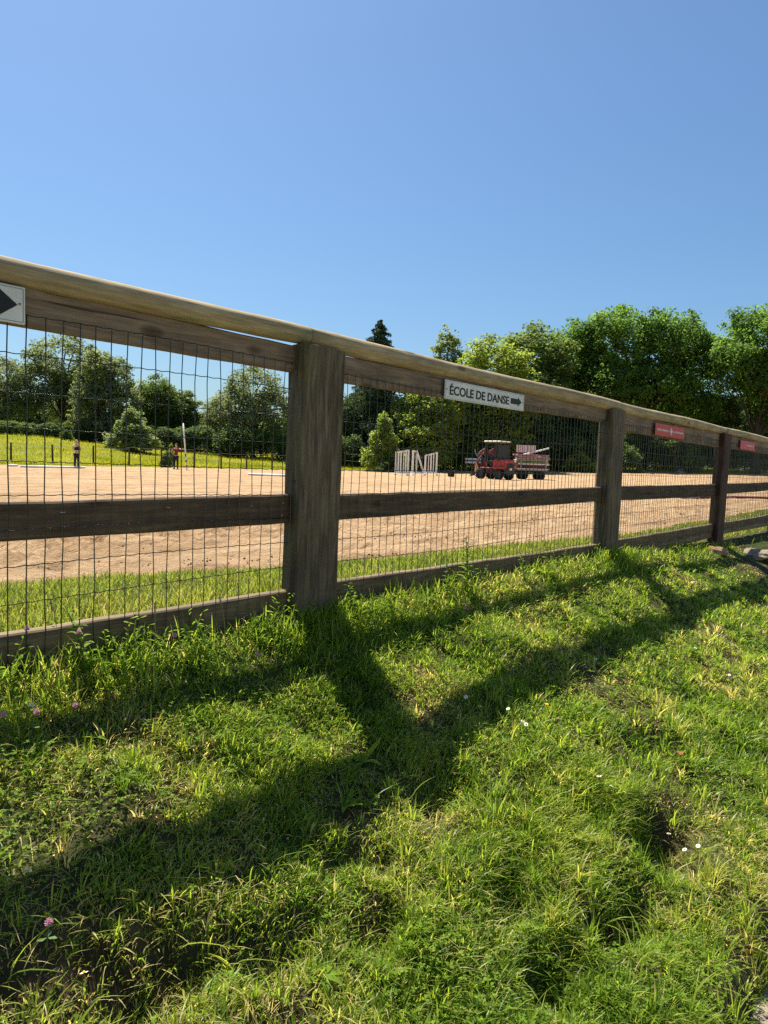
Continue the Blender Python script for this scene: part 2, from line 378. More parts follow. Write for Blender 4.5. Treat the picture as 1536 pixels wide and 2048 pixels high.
def sand_z(X, Y):
    near = smooth((13-Y)/9)
    z = tilt(X) + (fbm(X*.5, Y*1.8, 51)-.5)*.05 + (fbm(X*3, Y*7, 53)-.5)*.045*(.4+.6*near) + (fbm(X*12, Y*16, 55, 3)-.5)*.05*near
    band = np.exp(-((Y-4.3-.12*X+.4*np.sin(X*.5))/.7)**2)+.6*np.exp(-((Y-2.9-.05*X)/.35)**2)
    z = z + (fbm(X*5, Y*6, 57)-.5)*.15*band*near
    return z
xs = np.concatenate([np.arange(-12, 0, .3), np.arange(0, 14, .055), np.arange(14, 30, .16), np.arange(30, 78, .6)])
ys = np.concatenate([np.arange(.9, 6.5, .05), np.arange(6.5, 14, .14), np.arange(14, 36.5, .35)])
_s = sand_z
def sand_z2(X, Y):
    z = _s(X, Y)
    m = (X < 17) & (Y < 9)
    xx = X[m]; yy = Y[m]; dz = np.zeros_like(xx)
    for hx, hy, hr in zip(HX, HY, HR):
        s_ = np.abs(xx-hx) < .35
        d2 = ((xx[s_]-hx)**2+(yy[s_]-hy)**2)/hr**2
        dz[s_] += -.055*np.exp(-d2) + .03*np.exp(-(np.sqrt(d2)-1.4)**2*3)
    z[m] += dz; return z
sheet('sand_arena', xs, ys, sand_z2, SAND)
xs = np.concatenate([np.arange(-400, -40, 20), np.arange(-40, 110, 1.0), np.arange(110, 1500, 40)])
ys = np.concatenate([np.arange(-600, -9, 30), np.arange(-9, 90, .8), np.arange(90, 1500, 40)])
def mz(X, Y):
    z = meadow_z(X, Y)
    near = (X < 60) & (Y < 6)
    return np.where(Y < -2.5, -1.1, np.where(near, np.minimum(z, -1.1+.9*smooth((Y+1)/4)), z))
sheet('meadow', xs, ys, mz, MEADOW)
# ------------------------------------------------------------------ trees and shrubs
def at(px, dist):
    d = pxray(px, 930.0); p = CAM+d*dist
    x, y = p[0], p[1]
    return np.array([x, y, float(meadow_z(x, y))])
def ztop(px, py, dist): return float((CAM+pxray(px, py)*dist)[2])

def leaf_cards(C, Nrm, size, rs, tint, aspect=.6):
    n = len(C); t = rs.normal(size=(n, 3)); t -= Nrm*np.sum(t*Nrm, 1, keepdims=True); t /= np.linalg.norm(t, axis=1, keepdims=True)+1e-9
    b = np.cross(Nrm, t); s = size[:, None]
    fold = Nrm*s*.18
    V = np.stack([C-t*s*.5, C+b*s*aspect*.5+fold, C+t*s*.5, C-b*s*aspect*.5+fold], 1).reshape(-1, 3)
    i = np.arange(n)[:, None]*4
    T = np.concatenate([i+np.array([[0, 1, 2]]), i+np.array([[0, 2, 3]])], 1).reshape(-1, 3)
    return V, T, np.repeat(tint, 4)

def crown_mesh(seed, blobs, npuff, pr, nleaf, lsize, bias=.45, flat=.75, droop=0.0, dens=1.6):
    """blobs: (cx,cy,cz,rx,ry,rz); leaves are spread in puffs through the crown volume"""
    rs = RS(seed); B = np.array(blobs, float); nleaf = int(nleaf*dens); lsize *= 1.1; pr *= .86; npuff = int(npuff*2.6)
    vol = (B[:, 3]*B[:, 4]*B[:, 5])**(2/3); pick = rs.choice(len(B), npuff, p=vol/vol.sum())
    d = rs.normal(size=(npuff, 3)); d[:, 2] = np.where(d[:, 2] < -.5, -d[:, 2]*.5, d[:, 2]); d /= np.linalg.norm(d, axis=1, keepdims=True)
    rad = (bias+(1-bias)*rs.rand(npuff)**.55)*rs.uniform(.84, 1.22, npuff)
    PC = B[pick, :3]+d*B[pick, 3:]*rad[:, None]
    PR = pr*rs.uniform(.45, 1.3, npuff)
    w = PR**2; lp = rs.choice(npuff, nleaf, p=w/w.sum())
    ld = rs.normal(size=(nleaf, 3)); ld /= np.linalg.norm(ld, axis=1, keepdims=True)
    lr = PR[lp]*(rs.rand(nleaf)**.5)*rs.uniform(.8, 1.18, nleaf)
    off = ld*lr[:, None]; off[:, 2] *= flat
    if droop: off[:, 2] -= droop*np.abs(rs.normal(size=nleaf))*PR[lp]
    C = PC[lp]+off
    loose = rs.rand(nleaf) < .30; pk = rs.choice(len(B), nleaf, p=vol/vol.sum()); q_ = rs.normal(size=(nleaf, 3)); q_ /= np.linalg.norm(q_, axis=1, keepdims=True)
    C = np.where(loose[:, None], B[pk, :3]+q_*B[pk, 3:]*((.45+.62*rs.rand(nleaf)**.6)[:, None]), C)
    N = ld*.6+d[lp]*.35+rs.normal(size=(nleaf, 3))*.55+np.array([0, 0, .45]); N /= np.linalg.norm(N, axis=1, keepdims=True)
    tint = np.clip(.5+.28*rs.normal(size=npuff)[lp]*.7+.16*rs.normal(size=nleaf), 0, 1)
    V, T, tt = leaf_cards(C, N, lsize*rs.uniform(.6, 1.4, nleaf), rs, tint)
    return mesh_fast('crown', V, T, None, {'tint': tt}), PC

def wood_meshes(seed, H, r0, targets, lean=.4, trunk_top=.6, nlimb=16):
    rs = RS(seed+99)
    tp = [(lean*math.sin(i*.9+seed)*.12*i/6, lean*math.cos(i*1.1+seed)*.12*i/6, H*trunk_top*i/6-.25) for i in range(7)]
    tr = MB(); tr.tube(tp, [r0*1.35]+[r0*(1-.09*i) for i in range(1, 7)], 9)
    br = MB()
    idx = rs.choice(len(targets), min(nlimb, len(targets)), replace=False)
    for j in idx:
        e = np.array(targets[j]); k0 = rs.randint(2, 7); s = np.array(tp[k0])
        if e[2] < s[2]+.2: s = np.array(tp[max(1, k0-2)])
        mid = s*.5+e*.5+np.array([0, 0, .12*np.linalg.norm(e-s)])+rs.normal(size=3)*.12
        br.tube([s, s*.72+mid*.28+rs.normal(size=3)*.05, mid, mid*.4+e*.6, e], [r0*.42, r0*.34, r0*.24, r0*.15, r0*.05], 5)
    return tr.mesh('trunk', True), br.mesh('branches', True)

def make_tree(kind, label, cat, base, meshes, mats, group=None, scale=(1, 1, 1), rz=0.0):
    t = thing(kind, label, cat, base, rz, group); t.scale = scale
    cr, tr, br = meshes
    if tr: link('trunk', tr, mats[1], t)
    if br: link('branches', br, mats[1], t)
    link('crown', cr, mats[0], t)
    return t
def tree_proto(seed, H, blobs, npuff, pr, nleaf, ls, r0, **kw):
    nl = kw.pop('nlimb', 16); tt = kw.pop('trunk_top', .62)
    cr, PC = crown_mesh(seed, blobs, npuff, pr, nleaf, ls, **kw)
    tr, br = wood_meshes(seed, H, r0, PC, trunk_top=tt, nlimb=nl)
    return (cr, tr, br)

# unit-height-free prototypes, sized in metres
P_OAK = tree_proto(1, 16.8, [(-3.3, 0, 12.6, 3.2, 3.6, 3.9), (1.9, 0, 12.8, 3.4, 3.6, 3.6), (5.2, .6, 10.6, 3.0, 3.2, 3.6), (-4.6, -.6, 8.4, 2.8, 3.4, 2.9), (0, -1.0, 7.8, 4.6, 3.4, 2.9), (4.6, 0, 6.6, 2.6, 2.8, 2.2)], 175, 1.05, 34000, .27, .42, bias=.5, nlimb=30)
P_OAK2 = tree_proto(2, 16.5, [(0, 0, 13.0, 3.4, 3.6, 3.5), (-2.6, 0, 10.6, 2.4, 3.0, 2.6), (3.2, 0, 11.0, 3.2, 3.0, 3.6), (0.5, -.8, 8.6, 3.4, 3.0, 2.6), (2.4, 0, 5.8, 2.6, 2.6, 1.8)], 120, 1.0, 23000, .27, .40, bias=.5, nlimb=26)
P_DARK = tree_proto(3, 11.0, [(0, 0, 7.6, 3.0, 3.0, 3.3), (-1.8, 0, 5.2, 2.6, 2.6, 2.6), (2.0, 0, 5.0, 2.6, 2.6, 2.6), (0, 0, 3.0, 3.2, 3.0, 2.4)], 95, .95, 17000, .26, .26, bias=.5)
P_WILLOW = tree_proto(4, 10.0, [(0, 0, 7.6, 2.9, 2.9, 2.4), (-1.8, 0, 5.4, 2.0, 2.4, 2.2), (1.9, .2, 5.6, 2.1, 2.3, 2.2), (0, 0, 3.8, 2.9, 2.6, 2.0)], 80, .72, 9500, .22, .22, bias=.55, droop=.3, nlimb=34, trunk_top=.7)
P_ROUND = tree_proto(5, 9.0, [(-.4, 0, 7.0, 1.5, 1.8, 1.9), (.9, .3, 6.2, 1.5, 1.7, 2.0), (-1.4, 0, 5.2, 1.4, 1.7, 1.8), (1.9, -.2, 4.3, 1.3, 1.6, 1.9), (-.2, 0, 4.2, 1.9, 2.0, 2.0), (-1.7, .2, 2.8, 1.5, 1.7, 1.7), (1.3, 0, 2.3, 1.8, 1.8, 1.6), (-.4, 0, 1.4, 2.2, 1.8, 1.3)], 90, .6, 15000, .22, .22, bias=.5)
P_WISP = tree_proto(6, 12.5, [(0, 0, 10.4, 1.0, 1.0, 2.2), (-.7, 0, 8.2, .8, .8, 2.0), (.8, 0, 8.6, .8, .8, 2.0)], 40, .42, 2600, .20, .13, bias=.3, nlimb=30, trunk_top=.85)
P_TALL = tree_proto(7, 14.0, [(0, 0, 10.6, 2.5, 2.6, 3.4), (-1.3, 0, 7.2, 2.4, 2.6, 3.0), (1.6, 0, 6.8, 2.5, 2.6, 3.0), (0, 0, 3.8, 2.8, 2.6, 2.4)], 105, .9, 18000, .26, .30, bias=.5)
P_SHRUB = tree_proto(8, 3.2, [(.1, 0, 2.25, .6, .6, .95), (-.55, 0, 1.7, .55, .6, .9), (.75, .1, 1.6, .5, .6, .85), (-1.15, 0, .9, .6, .7, .75), (1.25, 0, .85, .6, .7, .7), (0, 0, .8, 1.1, .9, .8)], 60, .36, 5200, .16, .06, bias=.5, trunk_top=.5)
P_BUSHROW = tree_proto(9, 4.2, [(-3.2, 0, 1.8, 1.6, 1.3, 1.9), (-1.0, 0, 2.2, 1.7, 1.3, 2.0), (1.4, .2, 1.9, 1.7, 1.3, 2.1), (3.4, 0, 1.7, 1.5, 1.3, 1.8)], 110, .62, 11000, .20, .08, bias=.45, trunk_top=.4)
# light spire shrub: stacked upright sprays
P_SPIRE = tree_proto(10, 4.6, [(0, 0, 3.4, .45, .45, 1.2), (0, 0, 2.2, .9, .9, 1.1), (-.5, 0, 1.1, 1.0, .9, .9), (.6, 0, 1.0, 1.0, .9, .9)], 62, .36, 5200, .17, .07, bias=.5, trunk_top=.8)
# conifer
def conifer_mesh(seed, H, R):
    rs = RS(seed); C = []; N = []; tin = []
    br = MB()
    for i in range(150):
        z = H*(.06+.93*(i/150.0)**.95); rr = R*(1-z/H)**.78*rs.uniform(.5, 1.3)+.05; a = i*2.399+rs.rand()*.5
        dirv = np.array([math.cos(a), math.sin(a), 0])
        n = int(30+rr*75)
        t = rs.rand(n)**.7; p = dirv[None]*(t*rr)[:, None]; p[:, 2] = z-.32*rr*t**1.3+.12*rr*t
        side = np.array([-dirv[1], dirv[0], 0]); p += side[None]*(rs.normal(size=n)*.24*rr*(1-.5*t))[:, None]; p[:, 2] -= np.abs(rs.normal(size=n))*.20*(.3+rr*.4)
        C.append(p); nn = rs.normal(size=(n, 3))*.6+dirv*.7+np.array([0, 0, .3]); N.append(nn/np.linalg.norm(nn, axis=1, keepdims=True))
        tin.append(np.clip(.45+.2*rs.normal()+.18*rs.normal(size=n), 0, 1))
        br.tube([(0, 0, z), tuple(dirv*rr*.5+np.array([0, 0, z-.02])), tuple(dirv*rr*.95+np.array([0, 0, z-.22*rr]))], [.05, .03, .01], 4)
    C = np.concatenate(C); N = np.concatenate(N); tin = np.concatenate(tin)
    V, T, tt = leaf_cards(C, N, .24*rs.uniform(.6, 1.3, len(C)), rs, tin, .42)
    cr = mesh_fast('crown', V, T, None, {'tint': tt})
    tr = MB(); tr.tube([(0, 0, -.2), (0, 0, H*.5), (0, 0, H*.98)], [.28, .16, .02], 8)
    return (cr, tr.mesh('trunk', True), br.mesh('branches', True))
P_CON = conifer_mesh(12, 13.0, 4.8)

def place(kind, label, cat, px, top, dist, P, Hp, mat, group=None, w=1.0, rz=None, sink=.15):
    b = at(px, dist); h = ztop(px, top, dist)-b[2]; s = h/Hp
    b[2] -= sink
    return make_tree(kind, label, cat, b, P, (mat, BARK), group, (s*w, s*w, s), (YAW-math.pi/2 if rz is None else rz))
G1 = 'trees on the left beyond the meadow'; G2 = 'trees on the right beyond the arena'
place('willow_tree', 'grey green bushy tree cut by the left edge of the picture', 'tree', 8, 715, 58, P_WILLOW, 10.0, L_SAGE, G1, 1.15)
place('willow_tree', 'tallest airy grey green tree behind the person in cream, bare limbs showing', 'tree', 128, 672, 62, P_WILLOW, 10.0, L_SAGE, G1, 1.2, YAW-.9)
place('broadleaf_tree', 'rounded mid green tree in front of the tall airy tree, lit on its right side', 'tree', 208, 700, 56, P_ROUND, 9.0, L_SAGE, G1, 1.05)
place('broadleaf_tree', 'dark green dome shaped tree above the person holding the pole', 'tree', 312, 752, 60, P_DARK, 11.0, L_MID, G1, 1.05)
place('broadleaf_tree', 'small round tree joined to the right side of the dark dome shaped tree', 'tree', 366, 778, 61, P_ROUND, 9.0, L_MID, G1, 1.05, 1.3)
place('willow_tree', 'low pale tree in the gap left of the multi stemmed airy tree', 'tree', 437, 792, 62, P_WILLOW, 10.0, L_SAGE, G1, 1.1, .4)
place('willow_tree', 'airy grey green tree with several thin stems just left of the near post', 'tree', 505, 732, 58, P_WILLOW, 10.0, L_SAGE, G1, 1.12, 2.2)
place('broadleaf_tree', 'green tree mostly hidden behind the near post', 'tree', 625, 770, 60, P_TALL, 14.0, L_MID, G1, 1.0, .9)
place('broadleaf_tree', 'dark tree between the near post and the conifer', 'tree', 700, 790, 60, P_DARK, 11.0, L_DARK, G1, .8, 1.9)
place('conifer_tree', 'dark pointed conifer rising above the top rail', 'tree', 750, 636, 60, P_CON, 13.0, L_CONIFER, None, 1.0)
place('conifer_tree', 'shorter dark conifer hidden in the shade left of the pointed one', 'tree', 722, 745, 63, P_CON, 13.0, L_CONIFER, None, 1.3, .7)
place('spire_shrub', 'bright light green pointed shrub in front of the dark conifer', 'shrub', 765, 820, 52, P_SPIRE, 4.6, L_LIME, None, 1.1)
place('birch_tree', 'thin wispy pale tree standing above the rail right of the conifer', 'tree', 886, 655, 64, P_WISP, 12.6, L_PALE, None, 1.25)
place('broadleaf_tree', 'yellow green tree seen through the mesh left of the lettered sign', 'tree', 852, 745, 57, P_ROUND, 9.0, L_LIME, G2, 1.3, 1.0)
place('broadleaf_tree', 'light green broad tree whose top shows over the rail above the lettered sign', 'tree', 975, 684, 60, P_TALL, 14.0, L_LIME, G2, 1.5, 2.4)
place('broadleaf_tree', 'dark green tree top between the light green tree and the big oak', 'tree', 1062, 655, 66, P_TALL, 14.0, L_MID, G2, 1.3, .2)
place('broadleaf_tree', 'narrow darker tree leaning on the left side of the big oak', 'tree', 1128, 655, 70, P_TALL, 14.0, L_OAK, G2, 1.15, 3.1)
place('oak_tree', 'biggest oak with two domed tops right of the lettered sign', 'tree', 1285, 612, 68, P_OAK, 16.8, L_OAK, G2, 1.02)
place('oak_tree', 'tall oak cut by the right edge of the picture', 'tree', 1510, 610, 64, P_OAK2, 16.6, L_OAK, G2, 1.05)
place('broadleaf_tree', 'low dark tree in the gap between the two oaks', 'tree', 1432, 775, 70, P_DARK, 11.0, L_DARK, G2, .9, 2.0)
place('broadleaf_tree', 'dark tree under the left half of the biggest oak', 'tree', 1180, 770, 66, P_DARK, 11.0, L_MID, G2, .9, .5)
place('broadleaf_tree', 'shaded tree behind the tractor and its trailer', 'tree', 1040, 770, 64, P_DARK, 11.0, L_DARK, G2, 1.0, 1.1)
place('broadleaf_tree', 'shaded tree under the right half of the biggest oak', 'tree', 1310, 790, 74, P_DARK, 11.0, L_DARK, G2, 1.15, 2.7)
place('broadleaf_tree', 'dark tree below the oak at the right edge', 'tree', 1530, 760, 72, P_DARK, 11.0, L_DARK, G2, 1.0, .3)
# rear row that closes the wood, seen only as dark gaps between the trees above
rb = RS(77)
wood_lab = ['beyond the left edge of the picture', 'behind the bushy tree at the left edge', 'left of the tallest airy tree', 'right of the tallest airy tree', 'behind the round yellow green bush', 'behind the dark dome shaped tree', 'behind the low pale tree', 'behind the multi stemmed airy tree', 'hidden behind the near post', 'left of the pointed conifer', 'right of the pointed conifer', 'behind the white jump wings', 'above the rubber bucket', 'behind the red loader roof', 'behind the pole trailer', 'left of the second post', 'under the middle of the biggest oak', 'under the right side of the biggest oak', 'in the gap between the two oaks', 'beyond the right edge of the picture']
wood_spots = [(-60, 760, 74), (30, 790, 76), (95, 800, 80), (160, 785, 78), (255, 812, 76), (345, 815, 80), (420, 825, 74), (520, 815, 76), (600, 810, 78), (680, 800, 76), (770, 790, 78), (860, 800, 72), (930, 790, 76), (1010, 770, 80), (1100, 760, 84), (1200, 770, 84), (1290, 760, 88), (1380, 800, 84), (1470, 800, 84), (1570, 790, 84)]
assert len(wood_lab) == len(wood_spots)
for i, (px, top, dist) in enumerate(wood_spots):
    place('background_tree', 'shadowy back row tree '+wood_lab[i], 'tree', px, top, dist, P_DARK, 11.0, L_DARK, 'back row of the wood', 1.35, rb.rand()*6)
# undergrowth
sh = [(20, 838, 53, L_MID, 'shaded undergrowth at the left edge above the bright meadow'), (110, 842, 54, L_DARK, 'dark undergrowth above the person in the cream shirt'),
      (205, 845, 55, L_MID, 'undergrowth left of the round yellow green bush'), (315, 850, 55, L_DARK, 'dark undergrowth right of the round yellow green bush'),
      (420, 848, 56, L_DARK, 'dark undergrowth above the right part of the bright meadow'), (520, 855, 56, L_MID, 'undergrowth at the foot of the multi stemmed airy tree'),
      (640, 860, 57, L_DARK, 'dark undergrowth hidden behind the near post'), (860, 862, 58, L_MID, 'shaded undergrowth behind the white jump wings'),
      (960, 868, 60, L_DARK, 'dark undergrowth behind the red tractor'), (1075, 862, 62, L_DARK, 'dark undergrowth behind the loaded trailer'),
      (1165, 870, 62, L_MID, 'undergrowth left of the second post'), (1290, 872, 68, L_DARK, 'dark undergrowth seen in the mesh under the red banner'),
      (1390, 870, 70, L_MID, 'undergrowth behind the pale leaning stake'), (1490, 880, 70, L_DARK, 'dark undergrowth at the right edge of the picture')]
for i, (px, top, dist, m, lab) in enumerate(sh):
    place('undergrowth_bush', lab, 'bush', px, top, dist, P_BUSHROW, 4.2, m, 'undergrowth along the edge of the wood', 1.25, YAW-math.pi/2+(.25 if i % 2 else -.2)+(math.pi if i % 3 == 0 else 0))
place('round_bush', 'round yellow green bush standing above the meadow between the two people', 'bush', 262, 810, 50, P_SPIRE, 4.6, L_PALE, None, 1.75)
place('round_bush', 'small pale green bush in the left undergrowth', 'bush', 133, 838, 52, P_SHRUB, 3.2, L_MID, None, .9, 1.0)
place('round_bush', 'light green bush just left of the second post', 'bush', 1158, 898, 60, P_SHRUB, 3.2, L_LIME, None, 1.3, 2.0)
place('round_bush', 'bush with light leaves hanging below the right part of the red banner', 'bush', 1378, 868, 64, P_SHRUB, 3.2, L_MID, None, 1.0, 3.0)
place('round_bush', 'low green weed clump at the arena edge right of the second post', 'bush', 1280, 922, 61, P_SPIRE, 4.6, L_LIME, None, 1.3, 1.0)
bb = at(336, 39); place('round_bush', 'dark round bush in the meadow beside the person holding the pole', 'bush', 332, 897, 39.5, P_SHRUB, 3.2, L_DARK, None, .8, .4)
place('round_bush', 'pale young bush growing out of the dark round bush in the meadow', 'bush', 342, 880, 41, P_SPIRE, 4.6, L_LIME, None, .6, .9)
place('round_bush', 'low dark bush at the foot of the bright pointed shrub', 'bush', 782, 908, 51, P_SHRUB, 3.2, L_DARK, None, 1.6, 2.7)
# ------------------------------------------------------------------ the timber fence
fence = thing('timber_fence', 'long weathered timber fence with a round top rail, three boards, heavy posts and wire mesh', 'fence', (0, 0, 0))
POSTS = [(-1.15, .24), (1.975, .23), (5.09, .27), (8.225, .25), (11.36, .24), (14.48, .25), (17.6, .24), (20.75, .24), (23.9, .24), (27.0, .24)]
def post_mesh(w, t, z0, z1, seed):
    rs = RS(seed); V = []; nseg = 14; b = .012
    base = [(-w/2+b, -t/2), (-w/6, -t/2), (w/6, -t/2), (w/2-b, -t/2), (w/2, -t/2+b), (w/2, t/2-b), (w/2-b, t/2), (0, t/2), (-w/2+b, t/2), (-w/2, t/2-b), (-w/2, -t/2+b)]
    n = len(base); wob = rs.normal(size=n)*.0018
    for i in range(nseg+1):
        z = z0+(z1-z0)*i/nseg; wd = 1+.012*math.sin(i*1.3+seed)
        for j, (x, y) in enumerate(base):
            e = wob[j]+rs.normal()*.0012
            V.append((x*wd+e, y*wd+e, z+(rs.normal()*.003 if i == nseg else 0)))
    F = [(i*n+k, i*n+(k+1) % n, (i+1)*n+(k+1) % n, (i+1)*n+k) for i in range(nseg) for k in range(n)]
    F += [tuple(range(n-1, -1, -1)), tuple(nseg*n+k for k in range(n))]
    return MB().add(V, F).mesh('post')
for i, (px_, pw) in enumerate(POSTS):
    zf = float(zfence(px_)); ztp = [1.286, 1.286, 1.291, 1.283][i] if i < 4 else 1.283
    o = link('post', post_mesh(pw, .108, zf-.35, ztp, 20+i), W_POST_RED if i in (3, 6) else W_POST, fence, (px_, -.004, 0))
    o.rotation_euler = (math.radians([0, .2, -.4, .5][i % 4]), math.radians([0, .15, .3, -.2][i % 4]), math.radians([0, 0, 1.2, -1.0][i % 4]))
    if i == 3: o['label'] = 'dark reddish brown post'
MB().lathe([(.0, 0), (.007, 0), (.006, .004), (.0, .005)], (0, 0, 0), (-1, 0, 0), 8).build('bolt', BLACK_STEEL, fence, loc=(1.858, -.02, .756))

def plank(name, mat, x0, x1, za, zb, ta, tb, th, bow, seed, y0=0.0):
    """za/zb bottom at both ends, ta/tb top at both ends"""
    rs = RS(seed); n = 22; V = []; L = x1-x0; b = .005
    for i in range(n+1):
        t = i/n; zb_ = za+(zb-za)*t-bow*math.sin(math.pi*t)*.6+.0012*rs.normal(); zt = ta+(tb-ta)*t-bow*math.sin(math.pi*t)+.0016*rs.normal()
        yy = y0+.004*math.sin(t*5+seed)
        for (y, z) in ((yy+b, zb_), (yy+th-b, zb_), (yy+th, zb_+b), (yy+th, zt-b), (yy+th-b, zt), (yy+b, zt), (yy, zt-b), (yy, zb_+b)):
            V.append((L*t, y, z-za))
    F = [(i*8+k, i*8+(k+1) % 8, (i+1)*8+(k+1) % 8, (i+1)*8+k) for i in range(n) for k in range(8)]
    F += [tuple(range(7, -1, -1)), tuple(n*8+k for k in range(8))]
    return MB().add(V, F).build(name, mat, fence, loc=(x0, 0, za))
UP = [(1.187, 1.179, 1.312, 1.2815, -.001), (1.170, 1.196, 1.2785, 1.305, .001), (1.152, 1.13, 1.286, 1.285, .001), (1.14, 1.14, 1.286, 1.286, .001)]
MD = [(.588, .590, .698, .702), (.592, .613, .703, .716), (.610, .604, .722, .735), (.618, .642, .738, .758)]
BS = [(.165, .160, .334, .324), (.158, .135, .327, .293), (.14, .145, .300, .298), (.165, .13, .292, .290)]
for i in range(len(POSTS)-1):
    x0 = POSTS[i][0]+POSTS[i][1]/2-.003; x1 = POSTS[i+1][0]-POSTS[i+1][1]/2+.003
    u = UP[min(i, 3)]; m = MD[min(i, 3)]; b = BS[min(i, 3)]
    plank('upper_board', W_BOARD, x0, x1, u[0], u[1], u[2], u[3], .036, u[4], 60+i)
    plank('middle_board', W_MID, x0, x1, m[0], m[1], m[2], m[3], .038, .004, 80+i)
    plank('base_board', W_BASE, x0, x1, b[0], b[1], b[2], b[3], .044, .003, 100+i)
    # round rail
    s0 = POSTS[i][0]+(-.055 if i == 1 else .09 if i == 2 else .05); s1 = POSTS[i+1][0]+(-.055 if i+1 == 1 else .09 if i+1 == 2 else .05)
    rs = RS(140+i); n = 26; nr = 20; V = []; r0 = [.0372, .0400, .0405, .040][i % 4]
    s0 += .003; s1 -= .003
    for j in range(n+1):
        t = j/n; cz = 1.363-r0+.003*math.sin(t*7+i*2); cy = .004+.006*math.sin(t*4.1+i)
        r = r0*(1+.025*math.sin(t*9+i)+.012*rs.normal())*(.955 if j in (0, n) else 1)
        xx = (s1-s0)*t + (.003 if j == 0 else 0)
        for kk in range(nr):
            a = 2*math.pi*kk/nr; rr = r*(1+.012*math.sin(3*a+i)+.006*rs.normal())
            V.append((xx, cy+rr*math.cos(a), cz+rr*math.sin(a)-1.3))
    F = [(j*nr+kk, j*nr+(kk+1) % nr, (j+1)*nr+(kk+1) % nr, (j+1)*nr+kk) for j in range(n) for kk in range(nr)]
    F += [tuple(range(nr-1, -1, -1)), tuple(n*nr+kk for kk in range(nr))]
    o = MB().add(V, F).build('top_rail', W_RAIL, fence, True, (s0, 0, 1.3))
    # wire mesh of the bay
    mb = MB(); rs = RS(200+i); wx = np.arange(math.ceil((x0-.003-.003)/.05), 600)*.05+.003
    wx = [x for x in wx if x0+.006 < x < x1-.004]
    zs = [1.205, 1.104, 1.002, .904, .806, .707, .612, .513, .413, .313, .215]
    sag = lambda x, z: z + .006*math.sin(x*2.3+z*9) - (.012 if i == 0 else .004)*math.sin((x-x0)*2.1)*.4
    rv = .0019; nn = 4
    for x in wx:
        ph = rs.rand()*6
        pts = [(x+.0018*math.sin(z*23+ph)+.002*rs.normal()*.5, -.012+.003*math.sin(z*9+ph), z) for z in np.linspace(1.213, .20, 9 if i < 3 else 3)]
        mb.tube(pts, rv, nn, False)
    step = .025 if i < 3 else .2
    for z in zs:
        q = np.arange(x0+.004, x1, step)
        pts = [(x, -.0145+.003*math.sin(x*4), sag(x, z)+(.0013*(1 if (j % 2) else -1) if i < 3 else 0)) for j, x in enumerate(q)]
        mb.tube(pts, .00135, nn, False)
    mb.build('wire_mesh', WIRE, fence)

nail = MB().lathe([(0, 0), (.0048, 0), (.0042, .0016), (0, .0022)], (0, 0, 0), (0, -1, 0), 8).mesh('nail'); rs = RS(51)
staple = MB().tube([(-.006, 0, .010), (-.006, -.004, .012), (.006, -.004, .012), (.006, 0, .010)], .0012, 5).mesh('staple')
for i in range(4):
    x0 = POSTS[i][0]+POSTS[i][1]/2; x1 = POSTS[i+1][0]-POSTS[i+1][1]/2
    for arr in (UP, MD, BS):
        r_ = arr[i]
        for x, za_, zt_ in ((x0+.035, r_[0], r_[2]), (x1-.035, r_[1], r_[3])):
            zt_ = min(zt_, 1.27)
            for f in (.28, .74):
                fy = .004*math.sin((0 if x < (x0+x1)/2 else 5)+({0: 60, 1: 80, 2: 100}[0 if arr is UP else 1 if arr is MD else 2]+i))
                link('nail', nail, SCREW, fence, (x+rs.normal()*.006, fy-.0005, za_+(zt_-za_)*f+rs.normal()*.004))
    for z_ in (1.192, .655):
        for x in np.arange(x0+.2, x1-.1, .35): link('staple', staple, SCREW, fence, (math.ceil(x/.05)*.05+.003, -.012, z_+rs.normal()*.006))
# ------------------------------------------------------------------ signs on the upper board
def text_mesh(body, size, extrude, bold=0.0, sx=1.0):
    cu = bpy.data.curves.new('lettering', 'FONT'); cu.body = body; cu.size = size; cu.extrude = extrude; cu.offset = bold; cu.resolution_u = 4
    ob = bpy.data.objects.new('lettering', cu); col.objects.link(ob); bpy.context.view_layer.update()
    dg = bpy.context.evaluated_depsgraph_get(); me = bpy.data.meshes.new_from_object(ob.evaluated_get(dg)); bpy.data.objects.remove(ob)
    n = len(me.vertices); c = np.zeros(n*3); me.vertices.foreach_get('co', c); c = c.reshape(-1, 3)
    w = c[:, 0].max()-c[:, 0].min()
    c[:, 0] = (c[:, 0]-c[:, 0].min())*sx
    d = np.stack([c[:, 0], -c[:, 2], c[:, 1]], 1)          # upright, facing -Y
    me.vertices.foreach_set('co', d.ravel()); me.update(); return me, w*sx
def sign(name, label, x0, w, h, zc, plate_mat, y=-.022):
    t = thing(name, label, 'sign', (x0, y, zc))
    MB().box((w/2, 0, 0), (w, .006, h), None, .002).build('plate', plate_mat, t); return t
SH, SW = .0955, .815
t = sign('direction_sign', 'white sign with black lettering ÉCOLE DE DANSE and a black arrow pointing right', 2.852, SW, SH, 1.2175, WHITE_PLATE)
t.rotation_euler = (0, 0, 0)
me, w0 = text_mesh('ÉCOLE DE DANSE', .062, .0008, .0011); me2, w2 = text_mesh('ÉCOLE DE DANSE', .062, .0008, .0011, .595/w0)
tx = link('lettering', me2, BLACK_INK, t, (.04, -.0042, -.0235))
def arrow(t, x0, L, hh, head, sh):
    MB().prism([(x0, -sh/2), (x0+L-head, -sh/2), (x0+L-head, -hh/2), (x0+L, 0), (x0+L-head, hh/2), (x0+L-head, sh/2), (x0, sh/2)], -.0046, -.0034).build('arrow', BLACK_INK, t)
